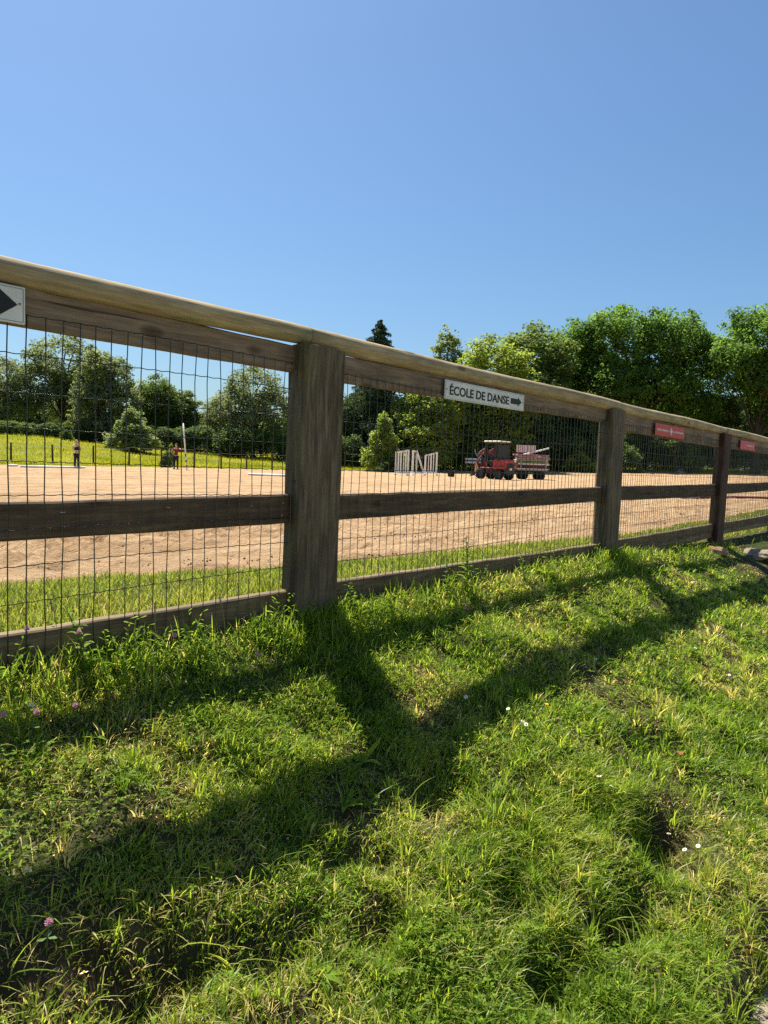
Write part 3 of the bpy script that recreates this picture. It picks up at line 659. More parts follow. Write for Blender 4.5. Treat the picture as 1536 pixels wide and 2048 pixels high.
def border(t, w, h, wd=.0012):
    for z in (-h/2+.006, h/2-.006): MB().box((w/2, -.0036, z), (w-.012, .0008, wd)).build('border_line', GREY_LINE, t)
    for x in (.006, w-.006): MB().box((x, -.0036, 0), (wd, .0008, h-.012)).build('border_line', GREY_LINE, t)
arrow(t, .655, .125, .050, .040, .031); border(t, SW, SH, .0009)
for x in (.014, SW-.018): MB().lathe([(0, .0), (.0045, 0), (.004, .002), (0, .003)], (x, -.003, .0), (0, -1, 0), 10).build('screw', SCREW, t)
t = sign('arrow_sign', 'white sign end with a black arrow head cut by the left edge of the picture', .844-.80, .80, .1005, 1.231, WHITE_PLATE, -.024)
arrow(t, .45, .329, .082, .055, .048); border(t, .80, .1005, .0013)
MB().lathe([(0, 0), (.0035, 0), (.003, .002), (0, .003)], (.785, -.003, .003), (0, -1, 0), 10).build('screw', SCREW, t)
def banner(x0, w, zc, mat, label, pink):
    t = sign('red_banner', label, x0, w, .105, zc, mat, -.024); rs = RS(int(x0*10))
    e = .52*w if not pink else .62*w
    if not pink: MB().prism([(e-.04, 0), (e, -.036), (e+.04, 0), (e, .036)], -.0046, -.0034).build('emblem', PALE_PRINT, t)
    return t
banner(5.965, .80, 1.205, RED_BANNER, 'red banner with a pale emblem in the middle right of the second post', False)
banner(8.96, .75, 1.20, PINK_BANNER, 'pinkish red banner right of the third reddish post, near the right edge', True)
# the faded rows of print on the banners: worn dashes of unreadable lettering
for o in [x for x in col.objects if x.name.startswith('red_banner')]:
    rs = RS(len(o.name)); mb = MB(); x = .04 if o.location.x < 7 else .30
    end = .76 if o.location.x < 7 else .66
    while x < end:
        w = rs.uniform(.010, .020)
        if not (o.location.x < 7 and .36 < x < .47): mb.box((x+w/2, -.004, rs.normal()*.001), (w, .001, rs.uniform(.014, .022)))
        x += w+rs.uniform(.004, .012)
    mb.build('faded_print', PALE_PRINT, o)

# ------------------------------------------------------------------ things on and round the arena
R2 = np.array([math.sin(YAW), -math.cos(YAW)]); A2 = np.array([math.cos(YAW), math.sin(YAW)])
def heading(r, a): v = R2*r+A2*a; return math.atan2(v[1], v[0])
def ground_at(px, py):           # where a pixel's ray meets the sand
    d = pxray(px, py); tt = -CAM[2]/d[2]; p = CAM+d*tt
    for _ in range(12):
        z = float(tilt(p[0])); tt = (z-CAM[2])/d[2] if abs(d[2]) > 1e-5 else tt; tt = min(max(tt, 5), 75); p = CAM+d*tt
    p[2] = float(tilt(p[0])); return p

def jump_wing(label, px, py, hs, slope, kind, rz):
    t = thing('jump_wing', label, 'jump wing', ground_at(px, py), rz, 'white jump wings standing on the sand')
    W = .74; mk = lambda n, f: f.build(n, WHITE_PAINT, t)
    if kind == 'slats':
        n = hs[2]; xs = np.linspace(-W/2, W/2, n)
        top = lambda x: hs[0]+(hs[1]-hs[0])*(x+W/2)/W
        for i, x in enumerate(xs):
            mk('upright' if i in (0, n-1) else 'slat', MB().box((x, 0, (.12+top(x))/2), (.105 if i in (0, n-1) else .085, .06, top(x)-.12), None, .006))
        mk('top_bar', MB().bar((-W/2-.03, -.045, top(-W/2)-.03), (W/2+.03, -.045, top(W/2)-.03), .03, .08))
        mk('bottom_bar', MB().bar((-W/2-.03, -.045, .19), (W/2+.03, -.045, .19), .03, .09))
    else:
        mk('upright', MB().box((-W/2, 0, .84), (.12, .07, 1.44), None, .006)); mk('upright', MB().box((-W/2+.23, 0, .84), (.11, .07, 1.44), None, .006))
        mk('brace', MB().bar((-W/2+.24, -.01, 1.48), (W/2, -.01, .16), .05, .11))
        mk('top_bar', MB().bar((-W/2-.05, -.05, 1.5), (-W/2+.27, -.05, 1.5), .03, .09)); mk('bottom_bar', MB().bar((-W/2-.04, -.05, .18), (W/2+.04, -.05, .18), .03, .09))
    for x in (-W/2, W/2):
        mk('foot', MB().bar((x, -.32, .06), (x, .32, .06), .09, .09))
    return t
wz = heading(1, .12)
jump_wing('white jump wing with close slats, leftmost of the three', 803, 951, (1.40, 1.56, 6), 0, 'slats', wz-.25)
jump_wing('white jump wing with two uprights and a slanting brace, in the middle of the three', 836, 951, (1.5, 1.5, 2), 0, 'brace', wz+.1)
jump_wing('white jump wing with spaced slats stepping up to the right, rightmost of the three', 861, 951, (1.30, 1.52, 5), 0, 'slats', wz)

b = ground_at(902, 953.5); t = thing('rubber_bucket', 'black rubber bucket on the sand between the white jump wings and the tractor', 'bucket', b)
MB().lathe([(.17, 0), (.20, .02), (.245, .36), (.255, .38), (.235, .38), (.19, .05), (.0, .045)], (0, 0, 0), n=24).build('bucket_body', BLACK_RUBBER, t, True)
for s in (-1, 1):
    MB().tube([(.235*s, -.07, .35), (.29*s, -.06, .40), (.30*s, 0, .42), (.29*s, .06, .40), (.235*s, .07, .35)], .018, 6).build('handle', BLACK_RUBBER, t)

def ground_pole(label, a, b, mats, r=.05, name='jump_pole', group=None):
    a = np.array(a); b = np.array(b); L = np.linalg.norm(b-a); c = (a+b)/2
    t = thing(name, label, 'jump pole', c, math.atan2(b[1]-a[1], b[0]-a[0]), group)
    n = len(mats)
    dz = (b[2]-a[2])/2
    for i, m in enumerate(mats):
        p = lambda q: (-L/2+L*q, 0, r*.85-dz+2*dz*q)
        MB().tube([p(i/n), p((i+1)/n)], r if i % 2 == 0 else r*1.002, 12).build('band' if n > 1 else 'pole', m, t, True)
    return t
ground_pole('white pole lying on the sand at the feet of the person in the cream shirt', ground_at(40, 935), ground_at(170, 937), [WHITE_PAINT])
ground_pole('short white pole lying at the far sand edge, cut off by the picture edge', ground_at(14, 932.5), ground_at(36, 933), [WHITE_PAINT])
ground_pole('white pole with a dark underside lying on the sand just left of the near post', ground_at(497, 950), ground_at(590, 954), [WHITE_PAINT])
ground_pole('faded pinkish pole lying on the sand left of the reddish post', ground_at(1362, 997), ground_at(1460, 996.5), [PINK_PAINT, DARK_RED, PINK_PAINT])
ground_pole('dark red pole lying on the sand right of the reddish post', ground_at(1458, 996), ground_at(1600, 1001), [DARK_RED])
ground_pole('thin brown pole lying on the far sand right of the second post', ground_at(1243, 957.5), ground_at(1306, 962), [BROWN_POLE], .035)

# ---------------- red mini loader
tr_p = ground_at(990, 958.5)
T = thing('mini_loader', 'small red articulated loader with a pale roof and raised front arms', 'tractor', tr_p, heading(-.68, .73))
def wheel(parent, x, y, r, w, rim=GREY_STEEL):
    o = MB().lathe([(r*.62, -w/2), (r*.93, -w/2), (r, -w*.3), (r, w*.3), (r*.93, w/2), (r*.62, w/2), (r*.62, -w/2)], (0, 0, 0), (0, 1, 0), 22).build('wheel', BLACK_RUBBER, parent, True, (x, y, r))
    MB().lathe([(.0, -w*.32), (r*.3, -w*.34), (r*.62, -w*.42), (r*.62, w*.42), (r*.3, w*.34), (0, w*.32)], (0, 0, 0), (0, 1, 0), 16).build('rim', rim, o, True)
    mb = MB()
    for q in range(16):
        a = q*math.pi/8
        for s in (-1, 1): mb.box((math.cos(a+s*.08)*r, s*w*.25, math.sin(a+s*.08)*r), (.05, w*.42, .035), Matrix.Rotation(-a+math.pi/2, 3, 'Y'))
    mb.build('tread', BLACK_RUBBER, o); return o
for x in (-.62, .70):
    for y in (-.48, .48): wheel(T, x, y, .29, .27, BLACK_STEEL)
MB().box((-.58, 0, .88), (.94, .92, .60), None, .06).build('rear_hood', RED_PAINT, T)
MB().box((-1.04, 0, .50), (.12, .86, .34), None, .03).build('counterweight', BLACK_STEEL, T)
gr = MB().box((-1.055, 0, .80), (.03, .62, .32), None, .006).build('rear_grille', BLACK_STEEL, T)
for q in range(6): MB().box((-1.074, 0, .68+q*.048), (.012, .58, .014)).build('grille_bar', BLACK_RUBBER, gr)
MB().box((-1.108, .0, .62), (.008, .20, .12)).build('number_plate', WHITE_PAINT, T)
for y in (-.38, .38): MB().box((-1.06, y, 1.02), (.02, .10, .07), None, .005).build('tail_light', PINK_PAINT, T)
for y in (-.50, .50): MB().box((-.62, y, .69), (.80, .26, .10), None, .03).build('mudguard', RED_PAINT, T)
MB().box((-.62, 0, .38), (.7, .5, .26), None, .02).build('rear_axle_frame', BLACK_STEEL, T)
MB().box((.62, 0, .50), (.75, .52, .38), None, .03).build('front_frame', DARK_RED, T)
MB().box((.16, 0, .45), (.35, .3, .2), None, .02).build('pivot_joint', BLACK_STEEL, T)
MB().box((.10, 0, 1.05), (.62, .80, .12), None, .02).build('platform', BLACK_STEEL, T)
MB().box((.36, 0, 1.25), (.08, .74, .42), None, .02).build('dashboard', BLACK_STEEL, T)
seat = MB().box((-.10, 0, 1.22), (.44, .50, .14), None, .04).build('seat', BLACK_RUBBER, T); MB().box((-.30, 0, 1.50), (.12, .48, .56), None, .04).build('backrest', BLACK_RUBBER, seat)
sw = MB().tube([(.30, 0, 1.2), (.36, 0, 1.50)], .025, 8).build('steering_column', BLACK_STEEL, T)
MB().tube([(.36+.05*math.cos(a), .17*math.sin(a), 1.52+.16*math.cos(a)*.5) for a in np.linspace(0, 2*math.pi, 17)], .014, 6).build('steering_wheel', BLACK_STEEL, sw)
for x, y in ((-.52, .44), (-.52, -.44), (.42, .44), (.42, -.44)): MB().bar((x, y, 1.05), (x+.03, y*.97, 2.15), .09, .09).build('roof_post', BLACK_STEEL, T)
MB().box((-.53, 0, 1.62), (.03, .80, .82), None, .01).build('rear_guard', BLACK_STEEL, T)  # dark panel added behind the seat, stands in for the cab's dark interior
for y in (-.455,): MB().box((-.42, y, 1.50), (.06, .03, .62), None, .008).build('handrail', ROOF_PALE, T)  # shiny cab post, its yellow-white glint put into the pale colour
rf = MB().box((-.06, 0, 2.20), (1.22, 1.10, .085), None, .035).build('roof', ROOF_PALE, T); MB().box((-.06, 0, 2.145), (1.16, 1.04, .03)).build('roof_lining', BLACK_STEEL, rf)
for y in (-.30, .30):
    MB().bar((.46, y, .70), (.40, y, 1.72), .09, .16).build('arm_tower', DARK_RED, T)
    MB().bar((.40, y, 1.72), (.98, y, 1.42), .08, .17).build('loader_arm', RED_PAINT, T)
    MB().bar((.94, y, 1.46), (1.26, y, .66), .08, .15).build('loader_arm', DARK_RED, T)
    c = MB().tube([(.52, y*.6, .80), (.86, y*.6, 1.22)], .045, 8).build('lift_cylinder', BLACK_STEEL, T); MB().tube([(.84, y*.6, 1.20), (1.02, y*.6, 1.40)], .024, 8).build('piston_rod', GREY_STEEL, c)
    MB().tube([(.50, y*1.25, 1.82), (.92, y*1.25, 1.60), (1.12, y*1.25, 1.30)], .034, 8).build('hose', GREY_STEEL, T)
    MB().tube([(.62, y*1.3, 1.58), (.98, y*1.3, 1.20), (1.14, y*1.3, .90)], .028, 8).build('hose', GREY_STEEL, T)
MB().box((1.30, 0, .62), (.08, .70, .62), Matrix.Rotation(.20, 3, 'Y'), .015).build('coupler_plate', DARK_RED, T)
for y in (-.26, .26): MB().prism([(1.34, .42), (1.34, .18), (1.72, .12), (1.72, .16)], y-.05, y+.05).build('fork', BLACK_STEEL, T)
MB().prism([(.86, .34), (1.24, .40), (1.16, .92), (1.02, .80)], .40, .43).build('side_plate', YELLOW_OLD, T)
MB().tube([(1.10, .36, 1.30), (1.28, .38, 1.58), (1.30, .38, 1.74)], .035, 8).build('work_lamp_arm', GREY_STEEL, T)
# ---------------- trailer with stacked jump poles
tp = ground_at(1060, 958.5); hz = heading(.996, .09)
TR = thing('pole_trailer', 'low four wheeled flat trailer loaded with a stack of jump poles', 'trailer', tp, hz)
for x in (-.53, .55):
    for y in (-.44, .44): wheel(TR, x, y, .25, .17, BLACK_STEEL)
for y in (-.42, .42): MB().box((0, y, .60), (1.96, .07, .10), None, .006).build('side_beam', GREY_STEEL, TR)
for x in (-.92, -.46, 0, .46, .92): MB().box((x, 0, .585), (.07, .84, .06)).build('cross_member', BLACK_STEEL, TR)
for q in range(7): MB().box((0, -.54+q*.18, .668), (2.04, .165, .03), None, .003).build('deck_board', WHITE_PAINT if q in (0,) else YELLOW_OLD, TR)
for x in (-.53, .55): MB().tube([(x, -.42, .25), (x, .42, .25)], .035, 8).build('axle', BLACK_STEEL, TR); 
for x in (-.53, .55):
    for y in (-.28, .28): MB().box((x, y, .42), (.3, .06, .28)).build('spring_hanger', BLACK_STEEL, TR)
MB().bar((-.95, 0, .52), (-1.35, 0, .40), .07, .08).build('drawbar', BLACK_STEEL, TR)
for x in (-.80, .80):
    for y in (-.56, .56): MB().bar((x, y, .62), (x, y, 1.55), .05, .05).build('stake', GREY_STEEL, TR)
Rz = Matrix.Rotation(hz, 3, 'Z'); rs = RS(9); z = .735
layers = [([BROWN_POLE, OLIVE_PAINT, BROWN_POLE, DARK_RED, BROWN_POLE, OLIVE_PAINT], 'brown'), ([DARK_RED, BROWN_POLE, WHITE_PAINT, BROWN_POLE, DARK_RED, WHITE_PAINT], 'dark'), ([WHITE_PAINT, BROWN_POLE, DARK_RED, WHITE_PAINT, OLIVE_PAINT, WHITE_PAINT], 'mixed'),
          ([OLIVE_PAINT, WHITE_PAINT, BROWN_POLE, OLIVE_PAINT, WHITE_PAINT, BROWN_POLE], 'mixed'), ([YELLOW_OLD, OLIVE_PAINT, WHITE_PAINT, YELLOW_OLD, OLIVE_PAINT], 'yellow'), ([YELLOW_OLD, YELLOW_OLD, OLIVE_PAINT, YELLOW_OLD, BROWN_POLE], 'yellow'), ([PINK_PAINT, DARK_RED, PINK_PAINT, PINK_PAINT, DARK_RED], 'pink'), ([PINK_PAINT, PINK_PAINT, DARK_RED, PINK_PAINT], 'pink')]
CN = {WHITE_PAINT: 'white', BROWN_POLE: 'brown', OLIVE_PAINT: 'olive green', DARK_RED: 'dark red', PINK_PAINT: 'faded pink', YELLOW_OLD: 'faded yellow'}
polem = MB().tube([(-1.0, 0, 0), (1.0, 0, 0)], .05, 10).mesh('jump_pole', True)
for li, (cs, nm) in enumerate(layers):
    z = .733+li*.112
    for j, m in enumerate(cs):
        y = (j-(len(cs)-1)/2)*.155+rs.normal()*.012; x = rs.normal()*.09
        me = polem.copy(); p = Rz @ Vector((x, y, z+abs(rs.normal())*.004))
        o = link('jump_pole', me, m, None, Vector(tp)+p); o.rotation_euler = (0, 0, hz+rs.normal()*.02)
        where = ['in the bottom layer', 'in the second layer up', 'in the third layer up', 'in the fourth layer up', 'in the fifth layer up', 'in the sixth layer up', 'in the upper pink layer', 'in the top layer'][li]
        tag(o, f'{CN[m]} jump pole {where} on the trailer, ' + (['first', 'second', 'third', 'fourth', 'fifth', 'sixth'][j] + ' from the front'), 'jump pole', 'jump poles stacked on the trailer')
o = link('jump_pole', polem.copy(), WHITE_PAINT, None, Vector(tp)+Rz @ Vector((.12, -.1, 1.72))); o.rotation_euler = (0, -.28, hz); tag(o, 'white jump pole sticking up at the right end of the trailer load', 'jump pole', 'jump poles stacked on the trailer')
fp = Vector(tp)+Rz @ Vector((-.42, -.2, 1.62))
FP = thing('filler_panel', 'pale pink and white striped panel standing on top of the trailer load', 'jump panel', fp, hz)
MB().box((0, 0, .28), (1.25, .03, .46), None, .004).build('panel_board', PINK_PAINT, FP)
for q in range(5): MB().box((-.50+q*.25, -.018, .28), (.19, .012, .45)).build('stripe', mat_plain('pale_stripe', (.66, .60, .62), .6, .3, 0, .1) if q == 0 else bpy.data.materials['pale_stripe'], FP)

# ---------------- two people
def skin_mesh(name, J, E, rad, subdiv=2, root='pelvis'):
    names = list(J); ix = {n: i for i, n in enumerate(names)}
    me = bpy.data.meshes.new(name); me.from_pydata([J[n] for n in names], [(ix[a], ix[b]) for a, b in E], []); me.update()
    ob = bpy.data.objects.new(name, me); col.objects.link(ob)
    md = ob.modifiers.new('skin', 'SKIN'); md.use_smooth_shade = True; md.branch_smoothing = .4
    if not me.skin_vertices: 
        bpy.context.view_layer.update()
    for n in names:
        sv = me.skin_vertices[0].data[ix[n]]; r = rad[n]; sv.radius = (r, r) if np.isscalar(r) else r; sv.use_root = (n == root)
    sub = ob.modifiers.new('sub', 'SUBSURF'); sub.levels = subdiv; sub.render_levels = subdiv
    bpy.context.view_layer.update(); dg = bpy.context.evaluated_depsgraph_get()
    out = bpy.data.meshes.new_from_object(ob.evaluated_get(dg)); bpy.data.objects.remove(ob); return out
def join_mesh(me, mb):
    V = [tuple(v.co) for v in me.vertices]; F = [tuple(p.vertices) for p in me.polygons]
    m = MB(); m.add(V, F); m.add(mb.v, mb.f); return m
def person(label, loc, rz, H, arms, hair_mat, top_mat, sleeve, hair_len, legs=(.06, .065)):
    t = thing('person', label, 'person', loc, rz)
    S = lambda p: tuple(np.array(p)*H)
    J = dict(pelvis=(0, 0, .50), waist=(0, .0, .595), chest=(0, -.004, .70), upper=(0, .0, .785), neck=(0, .0, .845), skull=(0, -.008, .885), head=(0, -.008, .925), crown=(0, 0, .972))
    E = [('pelvis', 'waist'), ('waist', 'chest'), ('chest', 'upper'), ('upper', 'neck'), ('neck', 'skull'), ('skull', 'head'), ('head', 'crown')]
    Rd = dict(pelvis=(.072, .058), waist=(.062, .046), chest=(.074, .054), upper=(.060, .046), neck=.027, skull=(.045, .050), head=(.050, .058), crown=.034)
    for s, nm in ((-1, 'l'), (1, 'r')):
        J['hip'+nm] = (s*.047, 0, .475); J['knee'+nm] = (s*legs[0], -.012, .275); J['ank'+nm] = (s*legs[1], .010, .050); J['toe'+nm] = (s*(legs[1]+.008), -.075, .018)
        E += [('pelvis', 'hip'+nm), ('hip'+nm, 'knee'+nm), ('knee'+nm, 'ank'+nm), ('ank'+nm, 'toe'+nm)]
        Rd.update({'hip'+nm: .053, 'knee'+nm: .034, 'ank'+nm: .022, 'toe'+nm: .017})
        el, wr = arms[nm]; J['sho'+nm] = (s*.098, .002, .795); J['elb'+nm] = el; J['wri'+nm] = wr
        d = np.array(wr)-np.array(el); d /= np.linalg.norm(d); J['palm'+nm] = tuple(np.array(wr)+d*.035)
        E += [('upper', 'sho'+nm), ('sho'+nm, 'elb'+nm), ('elb'+nm, 'wri'+nm), ('wri'+nm, 'palm'+nm)]
        Rd.update({'sho'+nm: .034, 'elb'+nm: .024, 'wri'+nm: .017, 'palm'+nm: .019})
    JS = {k: S(v) for k, v in J.items()}; RS_ = {k: (v*H if np.isscalar(v) else (v[0]*H, v[1]*H)) for k, v in Rd.items()}
    me = skin_mesh('person_body', JS, E, RS_)
    mb = MB()
    for nm in 'lr':
        d = np.array(JS['palm'+nm])-np.array(JS['wri'+nm]); d /= np.linalg.norm(d); sd_ = np.cross(d, (0, 1, .2)); sd_ /= np.linalg.norm(sd_); up_ = np.cross(d, sd_)
        p = np.array(JS['palm'+nm])
        for q, (o_, L) in enumerate(((-.013, .036), (-.004, .042), (.005, .040), (.013, .032))):
            a = p+sd_*o_*H; mb.tube([a, a+d*L*.5*H+up_*.004*H, a+d*L*.85*H+up_*.018*H], [.0062*H, .0056*H, .0045*H], 6)
        a = p-d*.018*H+sd_*.012*H; mb.tube([a, a+sd_*.018*H+d*.012*H, a+sd_*.022*H+d*.030*H+up_*.008*H], [.007*H, .0062*H, .005*H], 6)
    # face: nose, ears
    mb.tube([S((0, -.062, .935)), S((0, -.076, .915)), S((0, -.066, .908))], [.006*H, .010*H, .006*H], 6)
    for s in (-1, 1): mb.tube([S((s*.049, 0, .935)), S((s*.056, .008, .925)), S((s*.049, .002, .908))], [.006*H, .012*H, .006*H], 6)
    body = join_mesh(me, mb).build('body', SKIN, t, True)
    for s in (-1, 1): MB().lathe([(0, 0), (.007*H, .001), (0, .004*H)], S((s*.02, -.0635, .934)), (0, -1, 0), 8).build('eye', DARK_HAIR, t)
    MB().box(S((0, -.0625, .893)), S((.026, .004, .005))).build('mouth', RED_CLOTH, t)
    # shirt
    kk = ['pelvis', 'waist', 'chest', 'upper']
    js = {k: JS[k] for k in kk}; js['pelvis'] = S((0, 0, .53)); es = [('pelvis', 'waist'), ('waist', 'chest'), ('chest', 'upper')]; g = 1.14
    rr = {k: (RS_[k][0]*g, RS_[k][1]*g) for k in kk}
    for nm in 'lr':
        js['sho'+nm] = JS['sho'+nm]; js['slv'+nm] = tuple(np.array(JS['sho'+nm])*(1-sleeve)+np.array(JS['elb'+nm])*sleeve)
        es += [('upper', 'sho'+nm), ('sho'+nm, 'slv'+nm)]; rr['sho'+nm] = .041*H; rr['slv'+nm] = .037*H
    link('shirt', skin_mesh('shirt', js, es, rr, root='pelvis'), top_mat, t)
    js = {'pelvis': S((0, 0, .505))}; es = []; rr = {'pelvis': (.078*H, .064*H)}
    for nm in 'lr':
        for a in ('hip', 'knee', 'ank'): js[a+nm] = JS[a+nm]
        es += [('pelvis', 'hip'+nm), ('hip'+nm, 'knee'+nm), ('knee'+nm, 'ank'+nm)]; rr['hip'+nm] = .061*H; rr['knee'+nm] = .042*H; rr['ank'+nm] = .034*H
    link('trousers', skin_mesh('trousers', js, es, rr), DARK_CLOTH, t)
    for s, nm in ((-1, 'l'), (1, 'r')):
        a = np.array(JS['ank'+nm]); b_ = np.array(JS['toe'+nm])
        MB().tube([a+np.array((0, .02*H, -.026*H)), a+np.array((0, -.01*H, -.024*H)), b_+np.array((0, 0, .004*H)), b_+np.array((0, -.022*H, .0))], [.022*H, .030*H, .026*H, .014*H], 10).build('shoe', DARK_CLOTH, t, True)
    hm = MB(); hm.lathe([(.001, .062), (.030, .056), (.050, .030), (.056, .0), (.053, -.030), (.040, -.045-hair_len*.4), (.018, -.05-hair_len)], (0, 0, 0), n=16)
    hm.v = [(v[0]*H, (v[1]*1.08+.014)*H, (v[2]+.935)*H) for v in hm.v]
    hm.build('hair', hair_mat, t, True); return t
p1 = ground_at(153, 936.5)
person('person in a cream shirt and dark vest standing at the far edge of the sand', p1, heading(1, 0)+.9, 1.27, dict(l=((-.14, -.01, .665), (-.075, -.10, .60)), r=((.135, -.015, .66), (.05, -.115, .61))), BLOND, CREAM_CLOTH, .55, .02)
v_ = [o for o in col.objects if o.name == 'person'][0]; Hh = 1.27
link('vest', skin_mesh('vest', {'pelvis': (0, 0, .60*Hh), 'chest': (0, -.004*Hh, .70*Hh), 'upper': (0, 0, .775*Hh)}, [('pelvis', 'chest'), ('chest', 'upper')], {'pelvis': (.080*Hh, .060*Hh), 'chest': (.093*Hh, .070*Hh), 'upper': (.080*Hh, .062*Hh)}), DARK_CLOTH, v_)
p2 = at(352, 35.6); p2[2] = float(tilt(p2[0]))
person('person in a dark red top holding a tall pole, other hand on the hip', p2, heading(1, 0)-.06, 1.34, dict(l=((-.215, .03, .68), (-.115, -.03, .585)), r=((.235, -.05, .765), (.375, -.11, .80))), DARK_HAIR, RED_CLOTH, .35, .03)
# pole held upright
R3 = np.array([R2[0], R2[1], 0]); A3 = np.array([A2[0], A2[1], 0])
hand = p2+(R3*.40-A3*.13)*1.34+np.array([0, 0, .80*1.34])
base = hand+R3*.09+np.array([0, 0, -.80*1.34])+A3*(-.05); tip = hand-R3*.17+np.array([0, 0, 1.30])+A3*.05
d = tip-base; PL = thing('jump_pole', 'tall white pole with dark bands held upright by the person in the red top', 'jump pole', base)
qt = [(0, .06, WHITE_PAINT), (.06, .10, DARK_RED), (.10, .16, WHITE_PAINT), (.16, .21, DARK_RED), (.21, .28, WHITE_PAINT), (.28, .34, DARK_RED), (.34, .42, WHITE_PAINT), (.42, 1, WHITE_PAINT)]
for a, b_, m in qt: MB().tube([d*a, d*b_], .036, 10).build('band', m, PL, True)

# ---------------- fences beyond the arena
mf = thing('stake_fence', 'row of dark wooden stakes with wire along the bright meadow', 'fence', (0, 0, 0))
prev = None; wires = MB(); rs = RS(31)
for (px, top, base_) in [(-150, 898, 931), (-70, 896, 931), (22, 886, 931), (106, 890, 931), (187, 892, 932), (258, 895, 933), (323, 895, 934), (388, 896, 935), (443, 904, 936), (493, 905, 937), (545, 906, 938), (600, 908, 939), (645, 908, 940)]:
    b = at(px, float(np.interp(px, [0, 106, 187, 258, 388, 443, 545, 650], [34.4, 35.6, 36.8, 37.8, 39.9, 40.8, 43.0, 46.0]))); b[2] = float(meadow_z(b[0], b[1]))
    h = (CAM+pxray(px, top)*np.linalg.norm((b-CAM)[:2]) )[2]-b[2]; h = max(.95, min(1.35, h))
    MB().tube([(0, 0, -.3), (rs.normal()*.03, rs.normal()*.03, h)], [.055, .045], 8).build('stake', FAR_POST, mf, False, b)
    if prev is not None:
        for f in (.55, .9): wires.tube([prev+np.array([0, 0, h*f]), (prev+b)/2+np.array([0, 0, h*f-.03]), b+np.array([0, 0, h*f])], .004, 4, False)
    prev = b
wires.build('wire', GREY_STEEL, mf)
ef = thing('stake_fence', 'thin wire fence with pale stakes along the far right edge of the arena', 'fence', (0, 0, 0)); prev = None; wires = MB()
for i, (px, dist, hh) in enumerate([(690, 54, 1.25), (745, 55, 1.2), (800, 56, 1.2), (890, 58, 1.2), (985, 60, 1.3), (1080, 62, 1.3), (1125, 63, 1.3), (1185, 64, 1.3), (1268, 65, 1.35), (1337, 66, 1.4), (1397, 66, 1.25), (1503, 67, 1.3), (1570, 67, 1.3)]):
    b = at(px, dist); ln = .10 if px == 1397 else .0
    MB().tube([(0, 0, -.3), (ln*math.sin(YAW), -ln*math.cos(YAW), hh)], [.055, .045], 8).build('stake', PALE_POST if px in (1397, 1503, 1080) else FAR_POST, ef, False, b)
    if prev is not None:
        for f in (.5, .93): wires.tube([prev+np.array([0, 0, hh*f]), (prev+b)/2+np.array([0, 0, hh*f-.04]), b+np.array([0, 0, hh*f])], .008, 4, False)
    prev = b
wires.build('wire', GREY_STEEL, ef)
wf = thing('rail_fence', 'white rail fence in the shade behind the jump wings and the tractor', 'fence', (0, 0, 0))
for a_, b_, hs_ in ((686, 726, (1.12,)), (826, 892, (1.05,)), (929, 962, (1.12, .86))):
    pa, pb = at(a_, 56.5), at(b_, 56.5)
    for p_ in (pa, pb): MB().box((0, 0, .5), (.09, .09, 1.35), None, .008).build('post', FAR_POST, wf, False, p_)
    for f in hs_: MB().bar(pa+np.array([0, 0, f]), pb+np.array([0, 0, f]), .05, .16).build('rail', WHITE_PAINT, wf)
def rock(seed, dims, n=16, m=10, amp=.3):
    V = []; 
    for i in range(m+1):
        th = math.pi*i/m
        for j in range(n):
            ph = 2*math.pi*j/n; q = np.array([math.sin(th)*math.cos(ph), math.sin(th)*math.sin(ph), math.cos(th)])
            s = 1+amp*(float(fbm(q[0]*1.7+q[2]*1.3+seed, q[1]*1.7+seed*2-q[2], seed))-.5)*2; s = s*(1 if abs(q[2]) < .3 else .96)
            V.append(q*s*np.array(dims))
    F = [(i*n+j, i*n+(j+1) % n, (i+1)*n+(j+1) % n, (i+1)*n+j) for i in range(m) for j in range(n)]
    return MB().add(V, F)
gp = at(1362, 63); gt = thing('rubble_heap', 'small heap of grey stones at the far arena edge right of the second post', 'stones', gp, heading(1, 0)); rs = RS(5)
for q in range(9): rock(q+3, (rs.uniform(.14, .26), .2, rs.uniform(.12, .2)), 10, 7).build('stone', GREYSTONE, gt, False, (rs.uniform(-.38, .38), rs.uniform(-.2, .2), .08+.32*rs.rand()*(1 if q > 3 else .2)))
# stone and sand heaps beside the reddish post
def bank_at(px, py):
    d = pxray(px, py); tt = np.arange(.8, 16, .004); Pp = CAM[None]+d[None]*tt[:, None]; z = bank_z(Pp[:, 0], Pp[:, 1]); j = np.argmax(Pp[:, 2] < z); return np.array([Pp[j, 0], Pp[j, 1], z[j]])
o = rock(11, (.34, .16, .05), 30, 16, .5).build('stone_slab', STONE, None, False, bank_at(1512, 1112)+np.array([0, 0, .02])); o.rotation_euler = (.12, -.05, -.25); tag(o, 'pale rough stone slab on the bank right of the reddish post', 'stone')
o = rock(14, (.17, .12, .055), 26, 14, .5).build('sand_heap', SAND, None, True, bank_at(1428, 1104)); tag(o, 'small heap of pale sandy soil at the foot of the reddish post', 'soil heap')
